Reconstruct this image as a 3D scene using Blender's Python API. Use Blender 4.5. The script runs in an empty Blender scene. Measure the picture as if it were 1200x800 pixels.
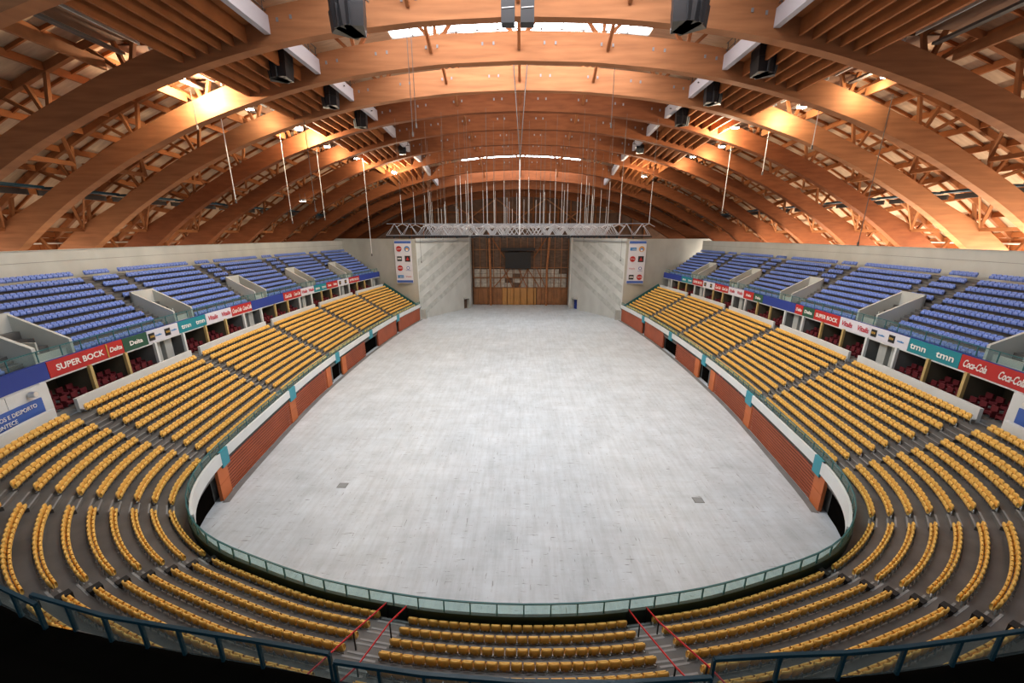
import bpy, math, random
import numpy as np
from mathutils import Matrix, Vector

# ------------------------------------------------------------------ camera, world, exposure
SC = bpy.context.scene
COL = SC.collection
F, HY, VX, H, OX = 450.0, 275.0, 612.0, 22.0, 0.45
PITCH = math.atan((400 - HY) / F)
YAW = math.atan((VX - 600) / F * math.cos(PITCH))
fw = Vector((-math.sin(YAW) * math.cos(PITCH), math.cos(YAW) * math.cos(PITCH), -math.sin(PITCH)))
rt = Vector((math.cos(YAW), math.sin(YAW), 0))
up = rt.cross(fw)
cam = bpy.data.cameras.new('camera')
cam.sensor_width = 36.0
cam.lens = F / 1200 * 36
cam.clip_end = 600
camo = bpy.data.objects.new('camera', cam)
COL.objects.link(camo)
camo.matrix_world = Matrix(((rt.x, up.x, -fw.x, OX), (rt.y, up.y, -fw.y, 0), (rt.z, up.z, -fw.z, H), (0, 0, 0, 1)))
SC.camera = camo

world = bpy.data.worlds.new('sky')
SC.world = world
world.use_nodes = True
world.node_tree.nodes['Background'].inputs[0].default_value = (0.86, 0.93, 1.0, 1)
world.node_tree.nodes['Background'].inputs[1].default_value = 0.30
SC.view_settings.view_transform = 'Standard'
SC.view_settings.look = 'None'
SC.view_settings.gamma = 1
SC.view_settings.exposure = 0.14
SKY_L, EAVE_R, EAVE_L = 17.5, 30.0, 5.0        # radiance of the roof glazing and of the eaves windows
LAMP_K = 1.0
cy = SC.cycles
cy.max_bounces = 6
cy.diffuse_bounces = 4
cy.glossy_bounces = 3
cy.transparent_max_bounces = 12
cy.use_denoising = True
cy.sample_clamp_indirect = 6
cy.caustics_reflective = False
cy.caustics_refractive = False
random.seed(7)

# ------------------------------------------------------------------ materials
def mat(name, col, rough=0.6, metal=0.0, var=0.0, scale=1.0, stretch=(1, 1, 1), bump=0.0, emit=None, estr=0, col2=None, spec=0.5):
    m = bpy.data.materials.new(name)
    m.use_nodes = True
    nt = m.node_tree
    b = nt.nodes['Principled BSDF']
    b.inputs['Base Color'].default_value = (*col, 1)
    b.inputs['Roughness'].default_value = rough
    b.inputs['Metallic'].default_value = metal
    b.inputs['Specular IOR Level'].default_value = spec
    if var > 0 or bump > 0:
        tc = nt.nodes.new('ShaderNodeTexCoord')
        mp = nt.nodes.new('ShaderNodeMapping')
        mp.inputs['Scale'].default_value = stretch
        nz = nt.nodes.new('ShaderNodeTexNoise')
        nz.inputs['Scale'].default_value = scale
        nz.inputs['Detail'].default_value = 5
        nt.links.new(tc.outputs['Object'], mp.inputs[0])
        nt.links.new(mp.outputs[0], nz.inputs['Vector'])
        if var > 0:
            rp = nt.nodes.new('ShaderNodeValToRGB')
            c2 = col2 or tuple(c * (1 - var) for c in col)
            c1 = col if col2 else tuple(min(1, c * (1 + var)) for c in col)
            rp.color_ramp.elements[0].position = 0.32
            rp.color_ramp.elements[1].position = 0.68
            rp.color_ramp.elements[0].color = (*c2, 1)
            rp.color_ramp.elements[1].color = (*c1, 1)
            nt.links.new(nz.outputs['Fac'], rp.inputs[0])
            nt.links.new(rp.outputs[0], b.inputs['Base Color'])
        if bump > 0:
            bp = nt.nodes.new('ShaderNodeBump')
            bp.inputs['Strength'].default_value = bump
            bp.inputs['Distance'].default_value = 0.05
            nt.links.new(nz.outputs['Fac'], bp.inputs['Height'])
            nt.links.new(bp.outputs[0], b.inputs['Normal'])
    if emit:
        b.inputs['Emission Color'].default_value = (*emit, 1)
        b.inputs['Emission Strength'].default_value = estr
    return m

def glass_mat(name, tint, refl=0.12, dens=0.25):
    m = bpy.data.materials.new(name)
    m.use_nodes = True
    nt = m.node_tree
    nt.nodes.clear()
    out = nt.nodes.new('ShaderNodeOutputMaterial')
    tr = nt.nodes.new('ShaderNodeBsdfTransparent')
    tr.inputs[0].default_value = (*tint, 1)
    gl = nt.nodes.new('ShaderNodeBsdfPrincipled')
    gl.inputs['Base Color'].default_value = (tint[0] * .7, tint[1] * .7, tint[2] * .7, 1)
    gl.inputs['Roughness'].default_value = 0.25
    mx = nt.nodes.new('ShaderNodeMixShader')
    mx.inputs[0].default_value = dens
    nt.links.new(tr.outputs[0], mx.inputs[1])
    nt.links.new(gl.outputs[0], mx.inputs[2])
    nt.links.new(mx.outputs[0], out.inputs[0])
    return m

def floor_material():
    m = bpy.data.materials.new('worn_concrete_floor')
    m.use_nodes = True
    nt = m.node_tree
    N, L = nt.nodes, nt.links
    b = N['Principled BSDF']
    tc = N.new('ShaderNodeTexCoord')
    def noise(scale, stretch, detail=5, rot=0):
        mp = N.new('ShaderNodeMapping')
        mp.inputs['Scale'].default_value = stretch
        mp.inputs['Rotation'].default_value = (0, 0, rot)
        nz = N.new('ShaderNodeTexNoise')
        nz.inputs['Scale'].default_value = scale
        nz.inputs['Detail'].default_value = detail
        nz.inputs['Roughness'].default_value = 0.65
        L.new(tc.outputs['Object'], mp.inputs[0]); L.new(mp.outputs[0], nz.inputs['Vector'])
        return nz.outputs['Fac']
    def ramp(f, p0, p1, c0, c1):
        r = N.new('ShaderNodeValToRGB')
        r.color_ramp.elements[0].position = p0; r.color_ramp.elements[1].position = p1
        r.color_ramp.elements[0].color = (*c0, 1); r.color_ramp.elements[1].color = (*c1, 1)
        L.new(f, r.inputs[0]); return r.outputs[0]
    def mul(a, c):
        x = N.new('ShaderNodeMixRGB'); x.blend_type = 'MULTIPLY'; x.inputs[0].default_value = 1
        L.new(a, x.inputs[1]); L.new(c, x.inputs[2]); return x.outputs[0]
    base = ramp(noise(0.12, (1, 1, 1)), .3, .7, (.49, .535, .575), (.565, .605, .64))
    streak = ramp(noise(1.0, (.12, 1.6, 1)), .35, .6, (.94, .937, .93), (1, 1, 1))
    streak2 = ramp(noise(1.3, (1.8, .15, 1), rot=.12), .40, .56, (.90, .895, .89), (1, 1, 1))
    scr = ramp(noise(2.2, (.35, 3.2, 1), 3, rot=.75), .315, .35, (.42, .40, .38), (1, 1, 1))
    scr2 = ramp(noise(2.0, (3.4, .4, 1), 3, rot=.5), .31, .345, (.48, .46, .44), (1, 1, 1))
    spots = ramp(noise(1.6, (1, 1, 1), 2), .20, .25, (.3, .29, .28), (1, 1, 1))
    patch = ramp(noise(0.35, (1, 1, 1), 6), .32, .72, (.84, .84, .83), (1.07, 1.07, 1.07))
    c = mul(mul(mul(mul(mul(mul(base, streak), streak2), scr), scr2), spots), patch)
    L.new(c, b.inputs['Base Color'])
    r = ramp(noise(0.5, (1, 1, 1)), .3, .7, (.34,) * 3, (.52,) * 3)
    L.new(r, b.inputs['Roughness'])
    return m

M = {}
M['floor'] = floor_material()
M['conc'] = mat('grey_concrete', (.44, .45, .42), .75, var=.10, scale=.5, bump=.1)
M['conc_wall'] = mat('pale_concrete', (.50, .51, .48), .75, var=.09, scale=.35, stretch=(1, 1, .5))
M['conc_band'] = mat('grey_concrete_band', (.42, .43, .40), .8, var=.14, scale=.8)
M['hatch'] = mat('hatch_steel', (.22, .23, .23), .6)
M['conc_dk'] = mat('dark_concrete', (.15, .15, .145), .8, var=.15, scale=.6)
M['tread'] = mat('stand_tread', (.12, .114, .108), .42, var=.22, scale=.7)
M['riser'] = mat('stand_riser', (.05, .045, .04), .6)
M['stair'] = mat('stair_nosing', (.27, .27, .265), .5, var=.15, scale=1.5)
M['white'] = mat('white_panel', (.66, .68, .67), .5, var=.05, scale=.4)
M['yel'] = mat('yellow_seat_plastic', (.84, .50, .115), .42, var=.03, scale=.8)
M['yel_dk'] = mat('seat_underside', (.08, .05, .02), .6)
M['blue'] = mat('blue_seat_plastic', (.17, .26, .66), .45, var=.03, scale=.8)
M['red'] = mat('red_seat_cloth', (.11, .004, .009), .8)
M['pink'] = mat('magenta_seat_plastic', (.5, .02, .08), .5)
M['metal'] = mat('galvanised_metal', (.55, .57, .58), .35, .6)
M['green'] = mat('teal_painted_steel', (.02, .13, .14), .35)
M['green_dk'] = mat('dark_teal_steel', (.007, .042, .065), .35)
M['kerb'] = mat('dark_green_kerb', (.016, .028, .018), .5)
M['teal'] = mat('teal_panel', (.03, .26, .33), .5)
M['glass'] = glass_mat('teal_glass', (.82, .94, .92), dens=.08)
M['glass_up'] = glass_mat('clear_teal_glass', (.88, .95, .94), dens=.05)
M['glass_dk'] = glass_mat('smoked_glass', (.75, .82, .82), dens=.10)
M['orange'] = mat('orange_board', (.50, .13, .035), .6, var=.1, scale=.4)
M['brick'] = mat('rust_red_slat', (.33, .075, .03), .6, var=.12, scale=.5)
M['black'] = mat('black_paint', (.006, .006, .007), .6)
M['shade_dk'] = mat('painted_shade_black', (.004, .0035, .003), .95, spec=.0)  # near-black colour standing in for places no light reaches
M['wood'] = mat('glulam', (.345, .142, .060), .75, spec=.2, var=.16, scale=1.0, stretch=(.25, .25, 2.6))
M['wood_shade'] = mat('glulam_shaded', (.18, .057, .021), .8, spec=.15, var=.15, scale=1.2, stretch=(.4, .4, 2.2))  # glulam darkened to paint the weaker light on the farther arches
M['joist'] = mat('joist_timber', (.31, .105, .033), .8, spec=.2, var=.14, scale=.8)
M['brace'] = mat('brace_timber', (.27, .10, .036), .8, spec=.2, var=.14, scale=1.0)
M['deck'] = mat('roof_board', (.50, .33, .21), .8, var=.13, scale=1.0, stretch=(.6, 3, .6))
M['deck_dk'] = mat('roof_board_dark', (.16, .075, .038), .8, var=.2, scale=.7)  # roof boards darkened; they paint shade in the cable bay and far end
M['ply'] = mat('plywood_tan', (.42, .20, .055), .55, var=.08, scale=.4)
M['ply_dk'] = mat('plywood_brown', (.26, .11, .04), .6, var=.2, scale=.6)
M['lath'] = mat('timber_lining', (.11, .065, .042), .7, var=.3, scale=.8, stretch=(1, 1, 3))
M['board_w'] = mat('whitewashed_board', (.42, .39, .34), .7, var=.25, scale=1.5)
M['steelplate'] = mat('dull_steel_plate', (.22, .21, .21), .6)
M['steelw'] = mat('pale_grey_steel', (.42, .39, .41), .5)
M['steel'] = mat('truss_aluminium', (.40, .41, .43), .35, .4)
M['chain'] = mat('bright_chain', (.75, .74, .72), .35, .4)
M['cable'] = mat('steel_cable', (.10, .085, .075), .5, .3)
M['pipe'] = mat('white_pipe', (.75, .72, .66), .5)
M['speaker'] = mat('speaker_black', (.012, .013, .016), .5)
M['skyglass'] = mat('skylight_glazing', (.9, .9, .9), .5, emit=(.93, .96, 1.0), estr=SKY_L)
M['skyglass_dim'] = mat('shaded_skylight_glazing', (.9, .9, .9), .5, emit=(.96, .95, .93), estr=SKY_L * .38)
M['eaveR'] = mat('eaves_window_daylight_right', (.9, .9, .9), .5, emit=(1.0, .90, .78), estr=EAVE_R)
M['eaveL'] = mat('eaves_window_daylight_left', (.9, .9, .9), .5, emit=(1.0, .90, .78), estr=EAVE_L)
M['fillR'] = mat('right_fill_glow', (1, 1, 1), .5, emit=(1, .88, .70), estr=150)  # glow of the added strips behind the side walls
M['fillL'] = mat('left_fill_glow', (1, 1, 1), .5, emit=(1, .88, .70), estr=16)
M['lamp'] = mat('lamp_glow', (1, 1, 1), .5, emit=(1, .93, .8), estr=60)
M['tape'] = mat('red_barrier_tape', (.70, .02, .03), .5)
M['yelwall'] = mat('yellow_partition', (.50, .36, .14), .6)
M['boxwall'] = mat('box_inner_wall', (.10, .085, .055), .8)  # inner walls darkened to paint the dimness inside the boxes
AD = {'ad_red': (.45, .02, .018), 'ad_teal': (.01, .22, .27), 'ad_white': (.66, .66, .72), 'ad_blue': (.02, .045, .27), 'ad_green': (.02, .085, .05), 'ad_black': (.01, .01, .012),
      'ink_white': (.85, .82, .78), 'ink_red': (.5, .03, .05), 'ink_black': (.02, .02, .02), 'ink_gold': (.5, .3, .06), 'logo_blue': (.05, .22, .5), 'logo_orange': (.65, .28, .05), 'strip_blue': (.05, .12, .42)}
for k_, v_ in AD.items():
    M[k_] = mat(k_, v_, .5)

# ------------------------------------------------------------------ plan curve of the bowl (arc length s from the near centre, d outward)
KP = [(0, 14.55), (2.5, 14.63), (5, 14.86), (8.9, 15.5), (11.6, 16.2), (14.4, 17.1), (16.8, 17.95), (19.0, 19.05), (21.0, 20.6), (22.75, 22.55), (24.1, 25.0),
      (25.0, 27.8), (25.75, 32), (26.9, 40), (27.85, 48), (28.4, 57), (28.65, 66), (28.6, 75), (28.2, 85), (27.5, 93), (26.6, 101)]
def build_curve():
    pts = np.array([(-x, y) for x, y in KP[:0:-1]] + KP, float)
    out = []
    n = len(pts)
    for i in range(n - 1):
        p0 = pts[max(i - 1, 0)]; p1 = pts[i]; p2 = pts[i + 1]; p3 = pts[min(i + 2, n - 1)]
        for k in range(16):
            t = k / 16
            out.append(.5 * ((2 * p1) + (-p0 + p2) * t + (2 * p0 - 5 * p1 + 4 * p2 - p3) * t * t + (-p0 + 3 * p1 - 3 * p2 + p3) * t ** 3))
    out.append(pts[-1])
    out = np.array(out)
    for _ in range(30):
        out[1:-1] = .25 * out[:-2] + .5 * out[1:-1] + .25 * out[2:]
    s = np.r_[0, np.cumsum(np.linalg.norm(np.diff(out, axis=0), axis=1))]
    s -= s[-1] / 2
    tg = np.gradient(out, axis=0)
    tg /= np.linalg.norm(tg, axis=1)[:, None]
    return out, s, tg
CP, CS, CT = build_curve()
def at(s, d=0.0):
    x = np.interp(s, CS, CP[:, 0]); y = np.interp(s, CS, CP[:, 1])
    tx = np.interp(s, CS, CT[:, 0]); ty = np.interp(s, CS, CT[:, 1])
    l = math.hypot(tx, ty); tx /= l; ty /= l
    if s > CS[-1]:
        x += tx * (s - CS[-1]); y += ty * (s - CS[-1])
    if s < CS[0]:
        x += tx * (s - CS[0]); y += ty * (s - CS[0])
    return x + ty * d, y - tx * d, tx, ty
SEND = float(CS[-1])
def pt(s, d, z):
    x, y, _, _ = at(s, d)
    return (x, y, z)
def smooth(a, b, x):
    t = min(1, max(0, (x - a) / (b - a)))
    return t * t * (3 - 2 * t)
def rowd(s, k):
    w = smooth(19, 28, abs(s))
    return (.60 + .75 * w) + (.885 - .10 * w) * k
def rowz(k): return 3.4 + .48 * k            # tread height
def browd(k): return 12.1 + .83 * k
def browz(k): return 12.0 + .61 * k
def project(p):
    v = Vector(p) - Vector((OX, 0, H))
    z = v.dot(fw)
    return 600 + F * v.dot(rt) / z, 400 - F * v.dot(up) / z, z

# ------------------------------------------------------------------ mesh helpers
class MB:
    def __init__(self):
        self.v = []; self.f = []; self.mi = []
    def add(self, vs, fs, mi=0):
        o = len(self.v)
        self.v += [tuple(float(c) for c in p) for p in vs]
        self.f += [tuple(i + o for i in f) for f in fs]
        self.mi += [mi] * len(fs)
    def box(self, x0, x1, y0, y1, z0, z1, mi=0):
        self.hexa([(x0, y0, z0), (x1, y0, z0), (x1, y1, z0), (x0, y1, z0), (x0, y0, z1), (x1, y0, z1), (x1, y1, z1), (x0, y1, z1)], mi)
    def hexa(self, p, mi=0):
        self.add(p, [(0, 3, 2, 1), (4, 5, 6, 7), (0, 1, 5, 4), (1, 2, 6, 5), (2, 3, 7, 6), (3, 0, 4, 7)], mi)
    def beam(self, a, b, w, h, mi=0, upv=(0, 0, 1)):
        a = Vector(a); b = Vector(b); d = (b - a).normalized()
        u = Vector(upv)
        if abs(d.dot(u)) > .98: u = Vector((0, 1, 0))
        r = d.cross(u).normalized(); u = r.cross(d)
        r = r * (w / 2); u = u * (h / 2)
        self.hexa([a - r - u, a + r - u, b + r - u, b - r - u, a - r + u, a + r + u, b + r + u, b - r + u], mi)
    def tube(self, a, b, r, n=6, mi=0):
        a = Vector(a); b = Vector(b); d = (b - a).normalized()
        u = Vector((0, 0, 1)) if abs(d.z) < .9 else Vector((1, 0, 0))
        e = d.cross(u).normalized(); g = e.cross(d)
        vs = []
        for p in (a, b):
            for i in range(n):
                t = 2 * math.pi * i / n
                vs.append(p + e * (r * math.cos(t)) + g * (r * math.sin(t)))
        fs = [(i, (i + 1) % n, n + (i + 1) % n, n + i) for i in range(n)] + [tuple(range(n))[::-1], tuple(range(n, 2 * n))]
        self.add(vs, fs, mi)
    def slab(self, s0, s1, d0, d1, z0, z1, ds=1.5, mi=0):
        """a block following the bowl curve"""
        n = max(1, int(math.ceil(abs(s1 - s0) / ds)))
        g = lambda q, s: q(s) if callable(q) else q
        vs = []
        for i in range(n + 1):
            s = s0 + (s1 - s0) * i / n
            a = at(s, g(d0, s)); b = at(s, g(d1, s))
            za = g(z0, s); zb = g(z1, s)
            vs += [(a[0], a[1], za), (b[0], b[1], za), (b[0], b[1], zb), (a[0], a[1], zb)]
        fs = []
        for i in range(n):
            o = 4 * i
            for j in range(4):
                k = (j + 1) % 4
                fs.append((o + j, o + 4 + j, o + 4 + k, o + k))
        fs += [(0, 1, 2, 3), (4 * n + 3, 4 * n + 2, 4 * n + 1, 4 * n)]
        self.add(vs, fs, mi)
    def build(self, name, mats, parent=None, kind=None, smooth_=False):
        me = bpy.data.meshes.new(name)
        me.from_pydata(self.v, [], self.f)
        for m in (mats if isinstance(mats, (list, tuple)) else [mats]):
            me.materials.append(M[m] if isinstance(m, str) else m)
        if len(set(self.mi)) > 1:
            me.polygons.foreach_set('material_index', self.mi)
        if smooth_:
            me.polygons.foreach_set('use_smooth', [True] * len(self.f))
        me.update()
        o = bpy.data.objects.new(name, me)
        COL.objects.link(o)
        if parent: o.parent = parent
        if kind: o['kind'] = kind
        return o

def tag(o, label, cat, group=None, kind=None):
    o['label'] = label; o['category'] = cat
    if group: o['group'] = group
    if kind: o['kind'] = kind
    return o
def empty(name, loc=(0, 0, 0), kind=None):
    o = bpy.data.objects.new(name, None)
    o.location = loc
    o.empty_display_size = .3
    COL.objects.link(o)
    if kind: o['kind'] = kind
    return o
def shift(mb, loc):
    mb.v = [(x - loc[0], y - loc[1], z - loc[2]) for x, y, z in mb.v]
    return mb
ORD = ['zeroth', 'first', 'second', 'third', 'fourth', 'fifth', 'sixth', 'seventh', 'eighth', 'ninth', 'tenth', 'eleventh', 'twelfth', 'thirteenth', 'fourteenth', 'fifteenth',
       'sixteenth', 'seventeenth', 'eighteenth', 'nineteenth', 'twentieth', 'twenty-first', 'twenty-second', 'twenty-third', 'twenty-fourth', 'twenty-fifth', 'twenty-sixth', 'twenty-seventh', 'twenty-eighth', 'twenty-ninth', 'thirtieth']
ROWN = ['front'] + ORD[2:12]

def text(name, s, h, loc, xdir, zdir, material, parent, shear=0.0, width=None, bold=0.0, align='CENTER'):
    """lettering standing on a plane: xdir reads left to right, zdir is up"""
    c = bpy.data.curves.new(name, 'FONT')
    c.body = s; c.size = h * 1.38; c.align_x = align; c.align_y = 'CENTER'
    c.extrude = 0.012; c.shear = shear; c.offset = bold
    c.materials.append(M[material])
    c.resolution_u = 3
    o = bpy.data.objects.new(name, c)
    COL.objects.link(o)
    bpy.context.view_layer.update()
    if width:
        w = o.dimensions.x
        if w > 0: o.scale.x = width / w
    me = bpy.data.meshes.new_from_object(o.evaluated_get(bpy.context.evaluated_depsgraph_get()))
    me.name = name
    o2 = bpy.data.objects.new(name, me); COL.objects.link(o2); o2.scale = o.scale
    bpy.data.objects.remove(o); bpy.data.curves.remove(c)
    o = o2
    if not me.materials: me.materials.append(M[material])
    X = Vector(xdir).normalized(); Z = Vector(zdir).normalized(); Nn = X.cross(Z)
    sx = o.scale.x
    m = Matrix(((X.x * sx, Z.x, Nn.x, loc[0]), (X.y * sx, Z.y, Nn.y, loc[1]), (X.z * sx, Z.z, Nn.z, loc[2]), (0, 0, 0, 1)))
    if parent:
        o.parent = parent
        m = Matrix.Translation(-Vector(parent.location)) @ m
    o.matrix_local = m
    return o

# ================================================================== SETTING
# ---- arena floor
fl = MB()
half = [at(s, .1)[:2] for s in np.linspace(-SEND, SEND, 120)]
poly = [(x, y, 0) for x, y in half] + [(15.3, 119, 0), (15.3, 124.5, 0), (-15.3, 124.5, 0), (-15.3, 119, 0)]
fl.add([(p[0], p[1], 0) for p in [(-66, -4, 0), (66, -4, 0), (66, 130, 0), (-66, 130, 0)]], [(0, 1, 2, 3)])
floor = fl.build('floor', 'floor', kind='structure')
b = MB()
for s0, s1 in ((-SEND, -30), (30, SEND)):
    b.slab(s0, s1, -.45, .1, .0, .015)
b.build('floor_edge_strip', 'conc_dk', floor)

# ---- lower stand: every terrace step is a part
stand = empty('trim_1', kind='structure')
for k in range(11):
    b = MB()
    d0 = (lambda s, k=k: (.25 if k == 0 else rowd(s, k - 1) + .22))
    d1 = (lambda s, k=k: (rowd(s, k) + .22 if k < 10 else (10.2 if abs(s) > 27 else 11.5)))
    b.slab(-SEND, SEND, d0, d1, rowz(k) - .9, rowz(k), 1.0)
    b.build('terrace_step', 'tread', stand)
b = MB()
b.slab(-SEND, SEND, .1, .25, 2.95, 4.22, 1.0)
b.build('front_kerb', 'kerb', stand)
for sg in (-1, 1):
    for (a, c) in ((30.6, 44.5), (46.0, 58.8), (60.2, 73.3), (74.8, 88.4), (89.9, SEND - .3)):
        b = MB(); b.slab(sg * a, sg * c, -.08, .12, 3.35, 4.22); b.build('fascia_panel', 'white', stand)
    for (a, c) in ((30.9, 32.0), (44.5, 46.0), (58.8, 60.2), (73.3, 74.8), (88.4, 89.9)):
        b = MB(); b.slab(sg * a, sg * c, -.10, .12, 2.75, 4.25); b.build('teal_infill', 'teal', stand)
    b = MB(); b.slab(sg * 22.5, sg * 30.9, -.08, .12, 3.1, 4.22, .6); b.build('fascia_panel', 'white', stand)
b = MB(); b.slab(-22.5, 22.5, -.06, .12, 2.6, 4.0, .8); b.build('fascia_panel', 'kerb', stand)
# undercroft behind the fascia, its shade painted near-black
b = MB(); b.slab(-SEND, SEND, 1.6, 1.8, 0, 3.3, 1.5); b.build('undercroft_wall', 'shade_dk', stand)

# ---- aisles: block limits along the curve
BL = [(-4.9, 5.55, 'near centre block')]
for sg, w in ((-1, 'left'), (1, 'right')):
    for a, c, nm in ((6.85 if sg > 0 else 6.4, 17.4, 'block just %s of centre' % w), (18.45, 24.15, 'lower %s corner block' % w), (25.25, 30.6, 'upper %s corner block' % w),
                     (31.75, 44.4, 'first %s side block' % w), (45.6, 58.8, 'second %s side block' % w), (60.1, 73.3, 'third %s side block' % w), (74.6, 88.4, 'fourth %s side block' % w), (89.8, 103.4, 'last %s side block' % w)):
        BL.append((min(sg * a, sg * c), max(sg * a, sg * c), nm))
edges = sorted(BL)
for (a0, a1, _), (b0, b1, _) in zip(edges[:-1], edges[1:]):
    s0, s1 = a1 + .05, b0 - .05
    b = MB()
    for k in range(11):
        if k > 0:
            b.slab(s0, s1, (lambda s, k=k: rowd(s, k - 1) - .12), (lambda s, k=k: rowd(s, k - 1) + .23), rowz(k) - .5, rowz(k) - .24, 1.2, 0)
            b.slab(s0, s1, (lambda s, k=k: rowd(s, k - 1) - .13), (lambda s, k=k: rowd(s, k - 1) - .04), rowz(k) - .24, rowz(k) - .225, 1.2, 1)
            b.slab(s0, s1, (lambda s, k=k: rowd(s, k - 1) + .21), (lambda s, k=k: rowd(s, k - 1) + .30), rowz(k) - .01, rowz(k) + .012, 1.2, 1)
    b.build('aisle_stair', ['tread', 'stair'], stand, kind='stuff')
    if 15 < abs(s0) < 22:
        for k in range(1, 10):
            b = MB()
            b.slab(s0 + .02 if s0 > 0 else s1 - .34, s0 + .34 if s0 > 0 else s1 - .02, (lambda s, k=k: rowd(s, k - 1) - .25), (lambda s, k=k: rowd(s, k - 1) + .2), rowz(k) - .3, rowz(k) + .10, 1)
            b.build('black_step_box', 'black', stand)  # plain black boxes beside the half steps

# ---- parapet behind the top yellow row
for sg in (-1, 1):
    for a, c in ((32.1, 45.0), (46.4, 59.3), (60.9, 73.8), (75.4, 88.6), (90.2, 103.6), (27.8, 30.7)):
        b = MB(); b.slab(sg * a, sg * c, 9.95, 10.2, 8.1, 9.38); b.build('parapet', 'white', stand)
        b = MB(); b.slab(sg * a + .0, sg * c, 9.6, 9.93, 8.4, 8.46); b.build('parapet_ledge', 'metal', stand)

# ---- lower hall wall under the side stands
base_wall = empty('trim_2', kind='structure')
for sg in (-1, 1):
    b = MB()
    b.slab(sg * 30.0, sg * SEND, .75, .85, 0, 3.3)
    b.build('recess_wall', 'conc_dk', base_wall)
    b = MB(); b.slab(sg * 22.5, sg * 30.2, .75, .85, 0, 3.1); b.build('recess_wall', 'shade_dk', base_wall)

# retractable units with slats
def unit(sg, a, c, slat, ends, label):
    x, y, _, _ = at(sg * (a + c) / 2, .3)
    t = empty('retracted_seating_unit', (x, y, 0))
    tag(t, label, 'seating unit', 'retracted seating units under the stands')
    a0, c0 = a, c
    if ends[0]:
        for z0, z1 in ((.05, 1.5), (1.54, 2.95)):
            b = MB(); b.slab(sg * a, sg * (a + 1.5), .05, .3, z0, z1); shift(b, t.location).build('end_panel', 'orange', t)
        a0 = a + 1.55
    if ends[1]:
        for z0, z1 in ((.05, 1.5), (1.54, 2.95)):
            b = MB(); b.slab(sg * (c - 1.5), sg * c, .05, .3, z0, z1); shift(b, t.location).build('end_panel', 'orange', t)
        c0 = c - 1.55
    if slat:
        n = 10
        for i in range(n):
            z0 = .08 + i * .285
            b = MB(); b.slab(sg * a0, sg * c0, .10, .17, z0, z0 + .175); shift(b, t.location).build('slat', 'brick', t)
        b = MB(); b.slab(sg * a0, sg * c0, .42, .5, 0, 2.95); shift(b, t.location).build('backing', 'black', t)
        b = MB()
        q = a0 + .1
        while q < c0 - .3:
            b.slab(sg * q, sg * (q + .42), .10, .40, 2.93, 3.22); q += .5
        shift(b, t.location).build('folded_seat_edge', 'pink', t, kind='stuff')
    else:
        b = MB(); b.slab(sg * a0, sg * c0, .10, .42, .05, 3.25); shift(b, t.location).build('plain_panel', 'brick', t)
for sg, w in ((-1, 'left'), (1, 'right')):
    unit(sg, 30.2, 45.9, True, (1, 1), 'long rust red slatted seating unit nearest the camera under the %s stand' % w)
    unit(sg, 46.0, 57.0, True, (0, 1), 'rust red slatted seating unit, second from the near end under %s stand' % w)
    unit(sg, 61.2, 71.2, True, (1, 0), 'rust red slatted seating unit between two dark openings under %s stand' % w)
    unit(sg, 77.8, 88.2, False, (0, 0), 'plain rust red panel beyond the last dark opening under %s stand' % w)
    unit(sg, 89.8, 103.4, False, (0, 0), 'plain rust red panel nearest the far wall under the %s stand' % w)
    for i, (a, c) in enumerate(((57.0, 61.2), (71.2, 77.8), (22.6, 30.1))):
        b = MB(); b.slab(sg * a, sg * c, .70, .74, 0, 3.3); b.build('opening', 'shade_dk', base_wall)  # near-black sheet paints the shade inside each gap
    b = MB(); b.slab(sg * 57.9, sg * 58.15, .4, .6, 0, 3.3); b.build('post', 'conc_dk', base_wall)

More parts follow.
